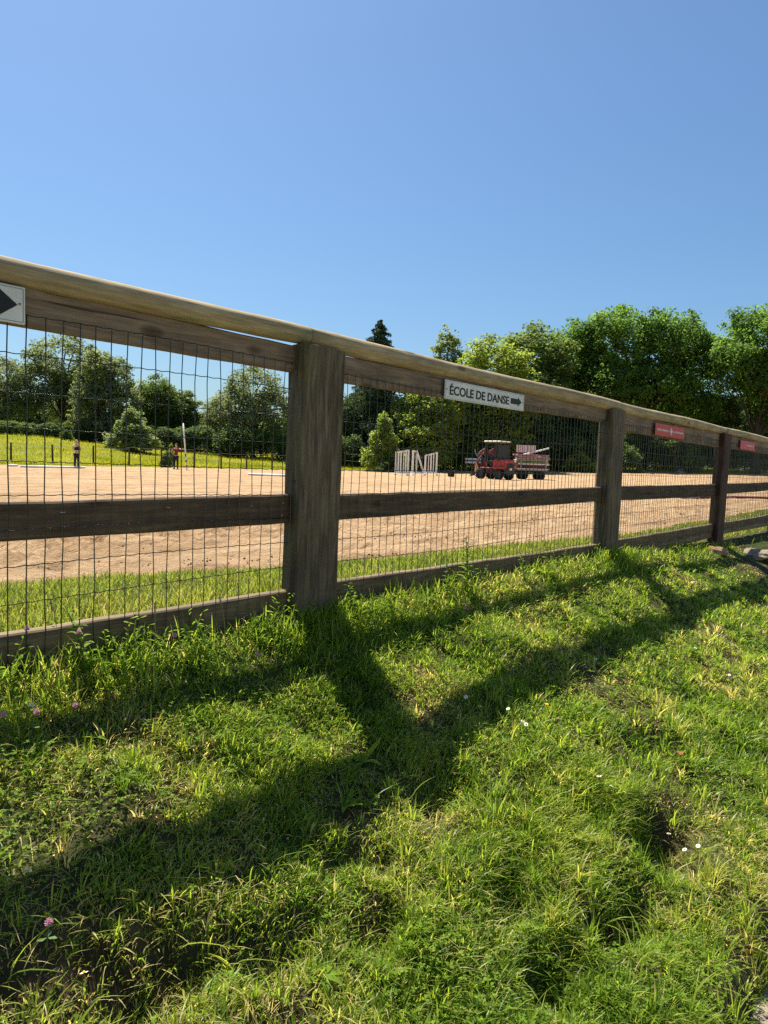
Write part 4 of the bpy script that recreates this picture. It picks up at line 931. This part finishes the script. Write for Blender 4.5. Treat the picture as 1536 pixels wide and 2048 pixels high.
# ------------------------------------------------------------------ grass
def blades(name, P, az, h, w, bend, tint, nseg, mat, twist=None, parent=None):
    n = len(P); d = np.stack([np.cos(az), np.sin(az), np.zeros(n)], 1)
    ta = az+math.pi/2+(0 if twist is None else twist); s = np.stack([np.cos(ta), np.sin(ta), np.zeros(n)], 1)
    rows = []
    for k_ in range(nseg+1):
        t = k_/nseg; c = P + d*(bend*h*t**1.8)[:, None]; c[:, 2] += h*t*(1-.42*np.minimum(bend, 1.6)*t)
        if k_ == nseg: rows.append(c[:, None])
        else:
            ww = (w*(.75+.5*t)*(1-t**2.2))[:, None] if k_ else (w*.7)[:, None]
            rows.append(np.stack([c-s*ww*.5, c+s*ww*.5], 1))
    V = np.concatenate(rows, 1); m = V.shape[1]; i = (np.arange(n)*m)[:, None]
    Q = np.concatenate([i+np.array([[2*k_, 2*k_+1, 2*k_+3, 2*k_+2]]) for k_ in range(nseg-1)], 0) if nseg > 1 else None
    T = i+np.array([[2*(nseg-1), 2*(nseg-1)+1, 2*nseg]])
    me = mesh_fast(name, V.reshape(-1, 3), T, Q, {'tint': np.repeat(tint, m)}, True)
    return tag(link(name, me, mat), kind='stuff')
def scatter(rs, x0, x1, y0, y1, rho, dens):
    n = int((x1-x0)*(y1-y0)*rho); X = rs.uniform(x0, x1, n); Y = rs.uniform(y0, y1, n)
    keep = rs.rand(n) < dens(X, Y); return X[keep], Y[keep]
def lod(X, Y, d0=2.3, p=1.5): dd = np.sqrt((X-CAM[0])**2+(Y-CAM[1])**2+.6); return np.minimum(1, (d0/dd)**p)
def dry(X, Y): return np.clip(smooth((fbm(X*1.9+7, Y*1.9, 71, 3)-.47)/.16)+.75*np.exp(-((X-1.6)/.6)**2-((Y+.98)/.24)**2)*smooth((fbm(X*4+3, Y*4, 72, 3)-.34)/.25)+.5*np.exp(-((X-.75)/.3)**2-((Y+.85)/.2)**2), 0, 1)
def tuft(X, Y): return fbm(X*5.5, Y*5.5, 73, 3)
def board_gap(Y): return ~((Y > -.02) & (Y < .05))
rs = RS(101)
# short lawn on the bank, in strips of falling density
XS = []; YS = []; 
for (a, b, rho) in [(-2.5, 0, 9000), (0, 2.6, 33000), (2.6, 5, 28000), (5, 9, 20000), (9, 16, 9000), (16, 34, 3500)]:
    def dn(X, Y):
        q = lod(X, Y) if a >= 2.6 else 1.0
        q = q*(.35+.65*smooth((tuft(X, Y)-.28)/.3))*(1-.18*dry(X, Y))
        q = q*(1-.6*smooth((X-8.4)/.5)*smooth((Y+.75)/.3))
        edge = -np.interp(X, [-6, 1.2, 1.7, 2.2, 3, 40], [1.65, 1.65, 1.62, 1.62, 1.68, 1.70])+.10*(fbm(X*2.3, X*0+9, 75)-.5)*2
        return q*smooth((Y-edge+.05)/.1)
    x, y = scatter(rs, a, b, -1.86, -.02, rho/(1 if a < 2.6 else lod(np.array([a]), np.array([-1.]))[0])*(1 if a < 2.6 else lod(np.array([a]), np.array([-1.]))[0]), dn); XS.append(x); YS.append(y)
X = np.concatenate(XS); Y = np.concatenate(YS)
dd = np.sqrt(X**2+(Y-CAM[1])**2+.6); D = dry(X, Y); tf = tuft(X, Y); nn = len(X)
longg = smooth((X-1.0)/.8)*smooth((-Y-.75)/.4)*smooth((fbm(X*1.6, Y*2.2, 77, 3)-.38)/.2)
h = (.014+.026*smooth((tf-.25)/.5)+.016*longg)*rs.uniform(.5, 1.45, nn)*(1-.35*D)
h = h+(.075*smooth((Y+.20)/.16))*rs.rand(nn)**1.8
h *= 1-.5*smooth((X-7)/1.5)
w = rs.uniform(.0022, .0056, nn)*np.clip(dd/2.3, 1, 3.2)**.8
sw = fbm(X*1.3, Y*1.3, 79, 3)*12.0
az = np.where(rs.rand(nn) < .22, sw+rs.normal(size=nn)*1.1, rs.uniform(0, 6.283, nn)); az = np.where(rs.rand(nn) < .10+.10*longg, -math.pi/2+rs.normal(size=nn)*.9, az)
bend = np.abs(rs.normal(size=nn))*.5+.25+.2*longg
tint = np.clip(.38+.20*(fbm(X*2.7, Y*2.7, 81, 3)-.5)*3+.15*rs.normal(size=nn)+.30*D*rs.rand(nn), 0, .82)
straw = rs.rand(nn) < (.055+.30*D); tint = np.where(straw, rs.uniform(.82, 1, nn), tint)
P = np.stack([X, Y, bank_z(X, Y)-.004], 1)
near = dd < 3.1
blades('lawn_grass', P[near], az[near], h[near], w[near], bend[near], tint[near], 3, GRASS, rs.normal(size=near.sum())*.6)
fr = ~near
blades('lawn_grass', P[fr], az[fr], h[fr], w[fr], bend[fr], tint[fr], 2, GRASS, rs.normal(size=fr.sum())*.6)
n_l = nn
# thatch: flat dry stems lying in the lawn
x, y = scatter(rs, 0, 6, -1.75, -.05, 5200, lambda X, Y: (.15+.6*dry(X, Y))*lod(X, Y)); n = len(x)
blades('dry_thatch', np.stack([x, y, bank_z(x, y)+rs.uniform(0, .02, n)], 1), rs.uniform(0, 6.28, n), rs.uniform(.012, .036, n), rs.uniform(.0012, .003, n), rs.uniform(1.0, 2.6, n), rs.uniform(.66, 1, n), 3, GRASS)
# tall grass along the boards and round the posts
x, y = scatter(rs, -2, 14, -.30, -.03, 9000, lambda X, Y: lod(X, Y, 2.3, 1.1)*smooth((fbm(X*3.1, Y*3, 83, 3)-.33)/.25)*(1-.85*smooth((X-7.2)/.7))*smooth((Y+.26)/.15)*.5)
xp = []; yp = []
for (pxx, pw) in POSTS[:4]:
    n = int(560*(1 if pxx < 7 else .12)); xp.append(pxx+rs.normal(size=n)*.17+.02); yp.append(-.07-np.abs(rs.normal(size=n))*.085)
x = np.concatenate([x]+xp); y = np.concatenate([y]+yp); n = len(x); dd = np.sqrt(x**2+(y+2)**2)
blades('tall_grass', np.stack([x, y, bank_z(x, y)-.01], 1), rs.uniform(0, 6.28, n), rs.uniform(.04, .15, n)*np.where(x > 5.5, .7, 1), rs.uniform(.0022, .0052, n)*np.clip(dd/2.6, 1, 2)**.7, np.abs(rs.normal(size=n))*.28+.12, np.clip(.38+.2*rs.normal(size=n), 0, 1), 4, GRASS, rs.normal(size=n)*.7)
# tufts: blades fanning out of one crown
def tuft_blades(name, cx, cy, nb, L, spread, tint0, seed, mat=GRASS):
    rs = RS(seed); n = len(cx); idx = np.repeat(np.arange(n), nb); m = len(idx); a = rs.uniform(0, 6.283, m); rr = rs.rand(m)**.6*spread
    x = cx[idx]+np.cos(a)*rr; y = cy[idx]+np.sin(a)*rr; ld = L[idx]*rs.uniform(.55, 1.3, m); dd = np.sqrt(x**2+(y+2)**2)
    y = np.minimum(y, -.03)
    blades(name, np.stack([x, y, bank_z(x, y)-.004], 1), a+rs.normal(size=m)*.5, ld, rs.uniform(.0026, .0060, m)*np.clip(dd/2.4, 1, 2.6)**.8, np.clip(.35+rs.normal(size=m)*.3+.7*rr/spread*.5, .1, 1.6), np.clip(tint0[idx]+.10*rs.normal(size=m), 0, 1), 4 if nb > 15 else 3, mat, rs.normal(size=m)*.6)
x, y = scatter(rs, -.3, 7, -1.74, -.06, 900, lambda X, Y: lod(X, Y)*(.25+.75*smooth((fbm(X*2.6, Y*2.6, 85, 3)-.36)/.2))); n = len(x)
tuft_blades('grass_tufts', x, y, 15, rs.uniform(.022, .066, n)*(1+.5*smooth((x-1.2)/.6)*smooth((-y-.7)/.3)), .022, np.clip(.38+.22*rs.normal(size=n)+.16*dry(x, y), .04, 1), 301)
x, y = scatter(rs, 7, 24, -1.7, -.5, 60, lambda X, Y: lod(X, Y)); n = len(x)
tuft_blades('grass_tufts', x, y, 14, rs.uniform(.04, .08, n), .04, np.clip(.42+.2*rs.normal(size=n), .05, .95), 303)
# longer arching blades standing out of the lawn
x, y = scatter(rs, 0, 6, -1.72, -.2, 260, lambda X, Y: lod(X, Y)*smooth((fbm(X*4, Y*4, 85, 3)-.4)/.2)); n = len(x)
blades('long_grass', np.stack([x, y, bank_z(x, y)-.005], 1), rs.uniform(0, 6.28, n), rs.uniform(.06, .13, n), rs.uniform(.003, .0058, n), rs.uniform(.4, 1.3, n), np.clip(.45+.2*rs.normal(size=n), 0, 1), 5, GRASS, rs.normal(size=n)*.5)
# verge between the fence and the sand
def vd(X, Y): return lod(X, Y, 3.2, 1.2)*np.where(Y < yedge(X)*.93-.12*(1-fbm(X*5, Y*5, 87, 2)), 1, .0)*(.35+.65*smooth((fbm(X*3, Y*3, 89)-.3)/.3))
x, y = scatter(rs, -1.5, 6, .045, 3.0, 12500, vd); x2, y2 = scatter(rs, 6, 32, .045, 2.4, 5200, vd)
x = np.concatenate([x, x2]); y = np.concatenate([y, y2]); n = len(x); dd = np.sqrt(x**2+(y+2)**2)
tall = smooth((1.6-y)/1.2)
blades('verge_grass', np.stack([x, y, np.maximum(bank_z(x, y), -.02)-.006], 1), rs.uniform(0, 6.28, n), (.018+.05*rs.rand(n)**1.8+.05*tall*rs.rand(n)**2.5)*(.55+.9*fbm(x*4, y*4, 92, 2)), rs.uniform(.0026, .0056, n)*np.clip(dd/3, 1, 3)**.8, np.abs(rs.normal(size=n))*.4+.2, np.clip(.44+.7*(fbm(x*2, y*2, 91)-.5)+.22*rs.normal(size=n), 0, 1), 3, VERGE, rs.normal(size=n)*.7)
# meadow tufts
def md(X, Y): dl = Y-far_edge(X); return (dl > .25)*np.exp(-np.maximum(dl-1, 0)/11)*(.3+.7*smooth((fbm(X*.6, Y*.6, 93)-.3)/.3))
x, y = scatter(rs, 0, 46, 30, 58, 130, md); x2, y2 = scatter(rs, 46, 82, 4, 40, 60, md); x = np.concatenate([x, x2]); y = np.concatenate([y, y2]); n = len(x)
blades('meadow_grass', np.stack([x, y, meadow_z(x, y)-.03], 1), rs.uniform(0, 6.28, n), rs.uniform(.10, .26, n), rs.uniform(.015, .04, n), rs.uniform(.1, .6, n), np.clip(.50+1.3*(fbm(x*.35, y*.5, 95)-.5)+.20*rs.normal(size=n), 0, 1), 2, MEADOW_BLADE, rs.normal(size=n))
# clover and other small round leaves in the lawn
x, y = scatter(rs, 0, 7, -1.7, -.06, 2700, lambda X, Y: lod(X, Y)*smooth((fbm(X*3.3, Y*3.3, 97, 3)-.44)/.14)); n = len(x)
sz = rs.uniform(.005, .0100, n)*np.clip(np.sqrt(x**2+(y+2)**2)/2.4, 1, 2); C0 = np.stack([x, y, bank_z(x, y)+rs.uniform(.012, .045, n)], 1); VV = []; TT = []; tn = []; a0 = rs.uniform(0, 6.28, n); tl = rs.normal(size=(n, 2))*.25
for q in range(3):
    a = a0+q*2.094; ux = np.stack([np.cos(a), np.sin(a), rs.normal(size=n)*.22], 1); vx = np.stack([-np.sin(a), np.cos(a), rs.normal(size=n)*.1], 1); s_ = sz[:, None]
    ring = [C0, C0+ux*s_*.55-vx*s_*.42, C0+ux*s_*1.05-vx*s_*.30, C0+ux*s_*.98, C0+ux*s_*1.05+vx*s_*.30, C0+ux*s_*.55+vx*s_*.42]
    VV.append(np.stack(ring, 1))
V = np.concatenate(VV, 0); m = len(V); i = (np.arange(m)*6)[:, None]
T = np.concatenate([i+np.array([[0, k_, k_+1]]) for k_ in range(1, 5)], 0)
tag(link('clover_leaves', mesh_fast('clover_leaves', V.reshape(-1, 3), T, None, {'tint': np.repeat(np.clip(.5+.22*rs.normal(size=m), 0, 1), 6)}), BROADLEAF), kind='stuff')
rs2 = RS(707); nw = 420; bx = rs2.uniform(-.4, 5.0, nw); by = -.04-np.abs(rs2.normal(size=nw))*.10; kw = (fbm(bx*3.3, by*3, 98, 3) > .42) & (rs2.rand(nw) < np.where(bx < 1.9, 1.0, .45)); bx = bx[kw]; by = by[kw]; nb = 9
hw = rs2.uniform(.05, .15, len(bx)); ix = np.repeat(np.arange(len(bx)), nb); m = len(ix); f = np.tile(np.linspace(.15, 1, nb), len(bx)); a = rs2.uniform(0, 6.28, m); e = np.stack([np.cos(a), np.sin(a), rs2.uniform(.1, .9, m)], 1); sd_ = np.stack([-np.sin(a), np.cos(a), rs2.normal(size=m)*.3], 1)
lnx = rs2.normal(size=(len(bx), 2))*.03; C0 = np.stack([bx[ix]+lnx[ix, 0]*f, by[ix]+lnx[ix, 1]*f, bank_z(bx[ix], by[ix])+hw[ix]*f], 1); L_ = (rs2.uniform(.018, .040, m)*(1.15-.5*f))[:, None]; W_ = L_*rs2.uniform(.22, .42, m)[:, None]
V = np.stack([C0, C0+e*L_*.4-sd_*W_*.5, C0+e*L_*.8-sd_*W_*.35, C0+e*L_*1.05-np.array([0, 0, .004]), C0+e*L_*.8+sd_*W_*.35, C0+e*L_*.4+sd_*W_*.5], 1); i = (np.arange(m)*6)[:, None]; T = np.concatenate([i+np.array([[0, k_, k_+1]]) for k_ in range(1, 5)], 0)
tag(link('weed_leaves', mesh_fast('weed_leaves', V.reshape(-1, 3), T, None, {'tint': np.repeat(np.clip(.5+.25*rs2.normal(size=m), 0, 1), 6)}), BROADLEAF), kind='stuff')
B0 = np.stack([bx, by, bank_z(bx, by)-.01], 1); B1 = np.stack([bx+lnx[:, 0], by+lnx[:, 1], bank_z(bx, by)+hw], 1); d1 = np.array([.0016, 0, 0]); d2 = np.array([0, .0016, 0]); i = (np.arange(len(bx))*8)[:, None]
V = np.stack([B0-d1, B0+d1, B1+d1*.5, B1-d1*.5, B0-d2, B0+d2, B1+d2*.5, B1-d2*.5], 1); Q = np.concatenate([i+np.array([[0, 1, 2, 3]]), i+np.array([[4, 5, 6, 7]])], 0)
tag(link('weed_stems', mesh_fast('weed_stems', V.reshape(-1, 3), None, Q, {'tint': np.full(len(bx)*8, .3)}), BROADLEAF), kind='stuff')
# sand crumbs near the fence and pebbles on the path
def lumps(name, P, r, mat, seed):
    rs = RS(seed); n = len(P); oc = np.array([(1, 0, 0), (-1, 0, 0), (0, 1, 0), (0, -1, 0), (0, 0, 1), (0, 0, -1.)])
    V = P[:, None]+oc[None]*r[:, None, None]*rs.uniform(.6, 1.3, (n, 6, 1)); F = np.array([(0, 2, 4), (2, 1, 4), (1, 3, 4), (3, 0, 4), (2, 0, 5), (1, 2, 5), (3, 1, 5), (0, 3, 5)])
    T = (np.arange(n)*6)[:, None, None]+F[None]; return tag(link(name, mesh_fast(name, V.reshape(-1, 3), T.reshape(-1, 3)), mat), kind='stuff')
x = rs.uniform(1, 18, 9000); y = 1.6+rs.rand(9000)**1.3*8; kp = (fbm(x*1.2, y*2.2, 99, 3) > .54) & (y > yedge(x)-.1); x = x[kp]; y = y[kp]
lumps('sand_crumbs', np.stack([x, y, sand_z(x, y)+.004], 1), RS(3).uniform(.004, .014, len(x)), SAND, 1)
x = rs.uniform(.5, 6, 2500); y = rs.uniform(-2.6, -1.6, 2500); lumps('path_pebbles', np.stack([x, y, path_z(x, y)+.002], 1), RS(4).uniform(.003, .012, 2500), PATH, 2)

# ------------------------------------------------------------------ single plants and flowers
PETAL = mat_plain('daisy_petal', (.78, .78, .74), .6, .3, 0, .06); YELLOW = mat_plain('flower_yellow', (.70, .45, .02), .5, .3, 0, .12); PINKF = mat_plain('clover_pink', (.58, .30, .38), .6, .3, 0, .25, 90); STEM = mat_plain('flower_stem', (.07, .13, .03), .6, .3, 0, .2); REDLEAF = mat_plain('dead_leaf', (.26, .07, .03), .6, .3, 0, .35, 40)
DRYSTEM = mat_plain('dry_stem', (.34, .27, .13), .7, .2, 0, .2, 30)
def stem_at(t, h, lean):
    MB().tube([(0, 0, 0), (lean[0]*.4, lean[1]*.4, h*.6), (lean[0], lean[1], h)], .0011, 5).build('stem', STEM, t)
def daisy(label, px, py, r=.010, group='white daisies in the grass'):
    b = bank_at(px, py); rs = RS(int(px*7+py)); h = rs.uniform(.045, .075); ln = rs.normal(size=2)*.012
    t = thing('daisy', label, 'flower', b, rs.rand()*6, group); stem_at(t, h, ln)
    mb = MB(); c = np.array((ln[0], ln[1], h)); tilt_ = rs.normal(size=2)*.35-np.array([0, .3]); nrm = np.array([tilt_[0], tilt_[1], 1]); nrm /= np.linalg.norm(nrm); u = np.cross(nrm, (1, 0, 0)); u /= np.linalg.norm(u); v = np.cross(nrm, u)
    for q in range(14):
        a = q*2*math.pi/14; e = u*math.cos(a)+v*math.sin(a); f = -u*math.sin(a)+v*math.cos(a)
        mb.add([c+e*r*.25, c+e*r*.7-f*r*.16+nrm*.0006, c+e*r+nrm*.001*(q % 2), c+e*r*.7+f*r*.16+nrm*.0006], [(0, 1, 2, 3)])
    mb.build('petals', PETAL, t); MB().lathe([(r*.34, 0), (r*.30, .0022), (r*.15, .0034), (0, .0036)], c, nrm, 10).build('flower_centre', YELLOW, t, True)
D_ = [(45, 1459, 'white daisy in the lower left of the lit strip, beside a pink clover head'), (56, 1324, 'white daisy in the tall grass below the base board at the left edge'), (47, 1786, 'white daisy alone in the deep shadow near the left edge'), (165, 1977, 'daisy showing its yellow centre near the bottom left corner'),
      (885, 1385, 'upper white daisy in the dark rail shadow right of the near post'), (926, 1412, 'middle white daisy of the row in the dark rail shadow'), (963, 1430, 'brightest white daisy at the lower edge of the rail shadow'),
      (1013, 1440, 'small white daisy just outside the rail shadow, left of the yellow buttercup'), (1045, 1457, 'white daisy left of the pair below the yellow buttercup'), (1054, 1468, 'white daisy right of the pair below the yellow buttercup'), (1131, 1424, 'white daisy to the right of the yellow buttercup'),
      (1166, 1343, 'left one of two white daisies in the bright grass below the second post shadow'), (1195, 1331, 'right one of two white daisies in the bright grass below the second post shadow'), (1362, 1298, 'left white daisy of the pair in the bright grass at the right'), (1392, 1304, 'right white daisy of the pair in the bright grass at the right'), (1345, 1376, 'white daisy below the four yellow buttercups at the right'), (1460, 1360, 'white daisy near the right edge in the long bright grass'),
      (1200, 1577, 'upper white daisy of the three in the middle of the right slope'), (1218, 1592, 'middle white daisy of the three on the right slope'), (1240, 1597, 'largest white daisy of the three on the right slope'), (1334, 1692, 'left one of three daisies above the dark hollow at the right'), (1366, 1710, 'middle one of three daisies above the dark hollow at the right'), (1395, 1717, 'right one of three daisies above the dark hollow at the right')]
for px, py, lab in D_: daisy(lab, px, py+12, .0088)
def buttercup(label, px, py):
    b = bank_at(px, py+12); rs = RS(int(px)); h = rs.uniform(.05, .08); ln = rs.normal(size=2)*.012; t = thing('buttercup', label, 'flower', b, rs.rand()*6, 'yellow buttercups in the grass'); stem_at(t, h, ln); c = np.array((ln[0], ln[1], h)); mb = MB(); r = .0085
    for q in range(5):
        a = q*1.2566; e = np.array([math.cos(a), math.sin(a), .35]); f = np.array([-math.sin(a), math.cos(a), 0])
        mb.add([c, c+e*r*.6-f*r*.42, c+e*r+f*-r*.2, c+e*r+f*r*.2, c+e*r*.6+f*r*.42], [(0, 1, 2, 3, 4)])
    mb.build('petals', YELLOW, t); MB().lathe([(.003, 0), (.002, .003), (0, .0035)], c, n=8).build('flower_centre', YELLOW, t)
for px, py, lab in [(1096, 1426, 'yellow buttercup at the lower edge of the rail shadow right of the near post'), (1164, 1266, 'yellow buttercup inside the rail shadow below the second post'), (1320, 1318, 'upper left buttercup of the yellow group in the bright grass at the right'), (1353, 1324, 'right buttercup of the yellow group in the bright grass at the right'), (1319, 1332, 'lowest buttercup of the yellow group in the bright grass at the right'), (1275, 1355, 'single yellow buttercup left of and below the yellow group'), (760, 1172, 'yellow flower in front of the base board right of the near post')]: buttercup(lab, px, py)
def clover(label, px, py, h=None):
    b = bank_at(px, py+ (18 if h is None else 60)); rs = RS(int(px+py)); h = h or rs.uniform(.06, .09); ln = rs.normal(size=2)*.012; t = thing('clover_flower', label, 'flower', b, 0, 'pink clover heads in the grass'); stem_at(t, h, ln); c = np.array((ln[0], ln[1], h)); mb = MB()
    for q in range(34):
        a = q*2.4; z = 1-2*(q+.5)/34*.85; r_ = math.sqrt(max(0, 1-z*z)); d_ = np.array([r_*math.cos(a), r_*math.sin(a), z]); mb.tube([c+d_*.002, c+d_*.0055, c+d_*.0085+np.array([0, 0, .0015])], [.001, .0017, .0005], 4)
    mb.build('flower_head', PINKF, t)
    for q in range(3):
        a = q*2.1+1; e = np.array([math.cos(a), math.sin(a), .15]); f = np.array([-math.sin(a), math.cos(a), 0]); c2 = np.array((ln[0]*.4, ln[1]*.4, h*.55)); MB().add([c2, c2+e*.012-f*.006, c2+e*.022, c2+e*.012+f*.006], [(0, 1, 2, 3)]).build('leaf', STEM, t)
for px, py, lab, hh in [(155, 1445, 'pink clover head above the leafy plant at the left', None), (60, 1473, 'small pink clover head right of the white daisy at the left edge', None), (9, 1466, 'pink clover head cut by the left edge below the base board shadow', None), (58, 1279, 'pale pink clover head against the base board at the left edge', .12), (152, 1282, 'pale pink clover head against the base board beside the feathery weed', .12), (362, 1276, 'pale pink clover head against the base board midway to the near post', .11), (520, 1332, 'small pink clover head in the shadow left of the near post', None), (93, 1894, 'dull pink clover head in the grass at the bottom left', None)]: clover(lab, px, py, hh)
# broad leaved weeds: rosettes and stalks
def leaf_shape(mb, base, d, L, W, droop, n=5):
    d = np.array(d, float); d /= np.linalg.norm(d); s = np.cross(d, (0, 0, 1)); s /= np.linalg.norm(s)+1e-9; V = []; 
    for i in range(n+1):
        t = i/n; c = np.array(base)+d*L*t+np.array([0, 0, -droop*L*t*t]); ww = W*math.sin(math.pi*min(.97, .08+.9*t))**.8
        V += [c-s*ww*.5+np.array([0, 0, ww*.15]), c, c+s*ww*.5+np.array([0, 0, ww*.15])]
    mb.add(V, [(i*3+a, i*3+a+1, i*3+a+4, i*3+a+3) for i in range(n) for a in (0, 1)])
def tint_mesh(o, v):
    a = o.data.attributes.new('tint', 'FLOAT', 'POINT'); a.data.foreach_set('value', np.full(len(o.data.vertices), v, np.float32))
def rosette(label, px, py, n, L, W, up, tintv, group=None, kind='broadleaf_weed'):
    b = bank_at(px, py); rs = RS(int(px*3+py)); t = thing(kind, label, 'weed', b, 0, group)
    for q in range(n):
        a = q*2.4+rs.rand()*.5; mb = MB(); leaf_shape(mb, (0, 0, .004), (math.cos(a), math.sin(a), up*rs.uniform(.5, 1.3)), L*rs.uniform(.7, 1.2), W*rs.uniform(.8, 1.2), rs.uniform(.1, .5)); o = mb.build('leaf', BROADLEAF, t, True); tint_mesh(o, np.clip(tintv+rs.normal()*.12, 0, 1))
def stalk(label, px, py, H, nl, L, W, tintv, top=False):
    b = bank_at(px, py); rs = RS(int(px*5+py)); t = thing('tall_weed', label, 'weed', b, 0); ln = rs.normal(size=2)*.03
    MB().tube([(0, 0, -.02), (ln[0]*.3, ln[1]*.3, H*.5), (ln[0], ln[1], H)], [.003, .0024, .0012], 6).build('stem', STEM, t)
    for q in range(nl):
        f = .12+.86*q/nl; a = q*2.4; mb = MB(); leaf_shape(mb, (ln[0]*f*f, ln[1]*f*f, H*f), (math.cos(a), math.sin(a), .7), L*(1.1-.7*f)*rs.uniform(.8, 1.2), W*(1.1-.6*f), .4, 4); o = mb.build('leaf', BROADLEAF, t, True); tint_mesh(o, np.clip(tintv+rs.normal()*.12, 0, 1))
stalk('tall feathery weed in front of the base board at the left', 172, 1345, .20, 28, .06, .018, .7)
stalk('tall leafy weed reaching above the base board midway between the first two posts', 934, 1190, .30, 34, .095, .022, .75)
stalk('shorter leafy weed left of the tall one in front of the base board', 893, 1195, .20, 20, .05, .015, .45)
stalk('leafy weed at the right foot of the near post', 706, 1240, .18, 22, .05, .015, .35)
stalk('leafy weed at the base board left of the second post', 1050, 1165, .16, 18, .05, .018, .55)
rosette('bright clump of broad leaves in front of the base board left of the second post', 1085, 1150, 10, .11, .04, .9, .95)
rosette('broad leaved plant below the pink clover head at the left', 185, 1480, 9, .07, .018, .55, .6)
rosette('pale bladed plant standing in the rail shadow below the near post', 725, 1530, 9, .10, .014, 1.0, .95)
rosette('bright leaf pair at the left edge in the tall grass', 20, 1335, 5, .06, .022, .9, .9)
rosette('low broad leaves in the lit grass right of the near post', 850, 1205, 8, .07, .02, .5, .6)
rosette('low broad leaves at the edge of the rail shadow in the bottom middle', 690, 1620, 9, .07, .014, .6, .55)
rosette('dark leafy rosette in the middle of the right slope', 1110, 1500, 9, .055, .02, .4, .3)
rosette('leafy rosette at the bottom centre of the bank', 640, 1960, 8, .05, .018, .4, .55)
# seed heads
for i, (px, py, H, lab) in enumerate([(310, 1345, .20, 'dry grass seed head in front of the base board at the left'), (120, 1330, .17, 'dark grass seed head near the left edge against the base board'), (452, 1300, .18, 'dry grass seed head left of the near post'), (1390, 1105, .24, 'pale grass seed head at the foot of the reddish post'), (880, 1345, .16, 'dark bare grass stalk in the lit strip right of the near post')]):
    b = bank_at(px, py); rs = RS(px); t = thing('seed_head_grass', lab, 'grass stalk', b, 0, 'grass stalks with seed heads'); ln = rs.normal(size=2)*.03
    MB().tube([(0, 0, -.01), (ln[0]*.4, ln[1]*.4, H*.6), (ln[0], ln[1], H)], [.0013, .0011, .0008], 5).build('stem', DRYSTEM, t)
    mb = MB()
    for q in range(16):
        f = q/16; a = q*2.4; c = np.array((ln[0]*(1+f*.2), ln[1]*(1+f*.2), H*(.86+.2*f))); mb.tube([c, c+np.array([math.cos(a)*.004, math.sin(a)*.004, .008])], [.0016, .0005], 4)
    mb.build('seed_head', DRYSTEM, t)
b = bank_at(1362, 1528); t = thing('fallen_leaf', 'single reddish brown dead leaf lying in the grass on the right slope', 'leaf', b+np.array([0, 0, .045]))
mb = MB(); leaf_shape(mb, (-.02, 0, 0), (1, .3, .1), .045, .026, .2, 6); mb.build('leaf_blade', REDLEAF, t, True); MB().tube([(-.02, 0, 0), (-.04, -.006, .004)], .0009, 5).build('leaf_stalk', REDLEAF, t)
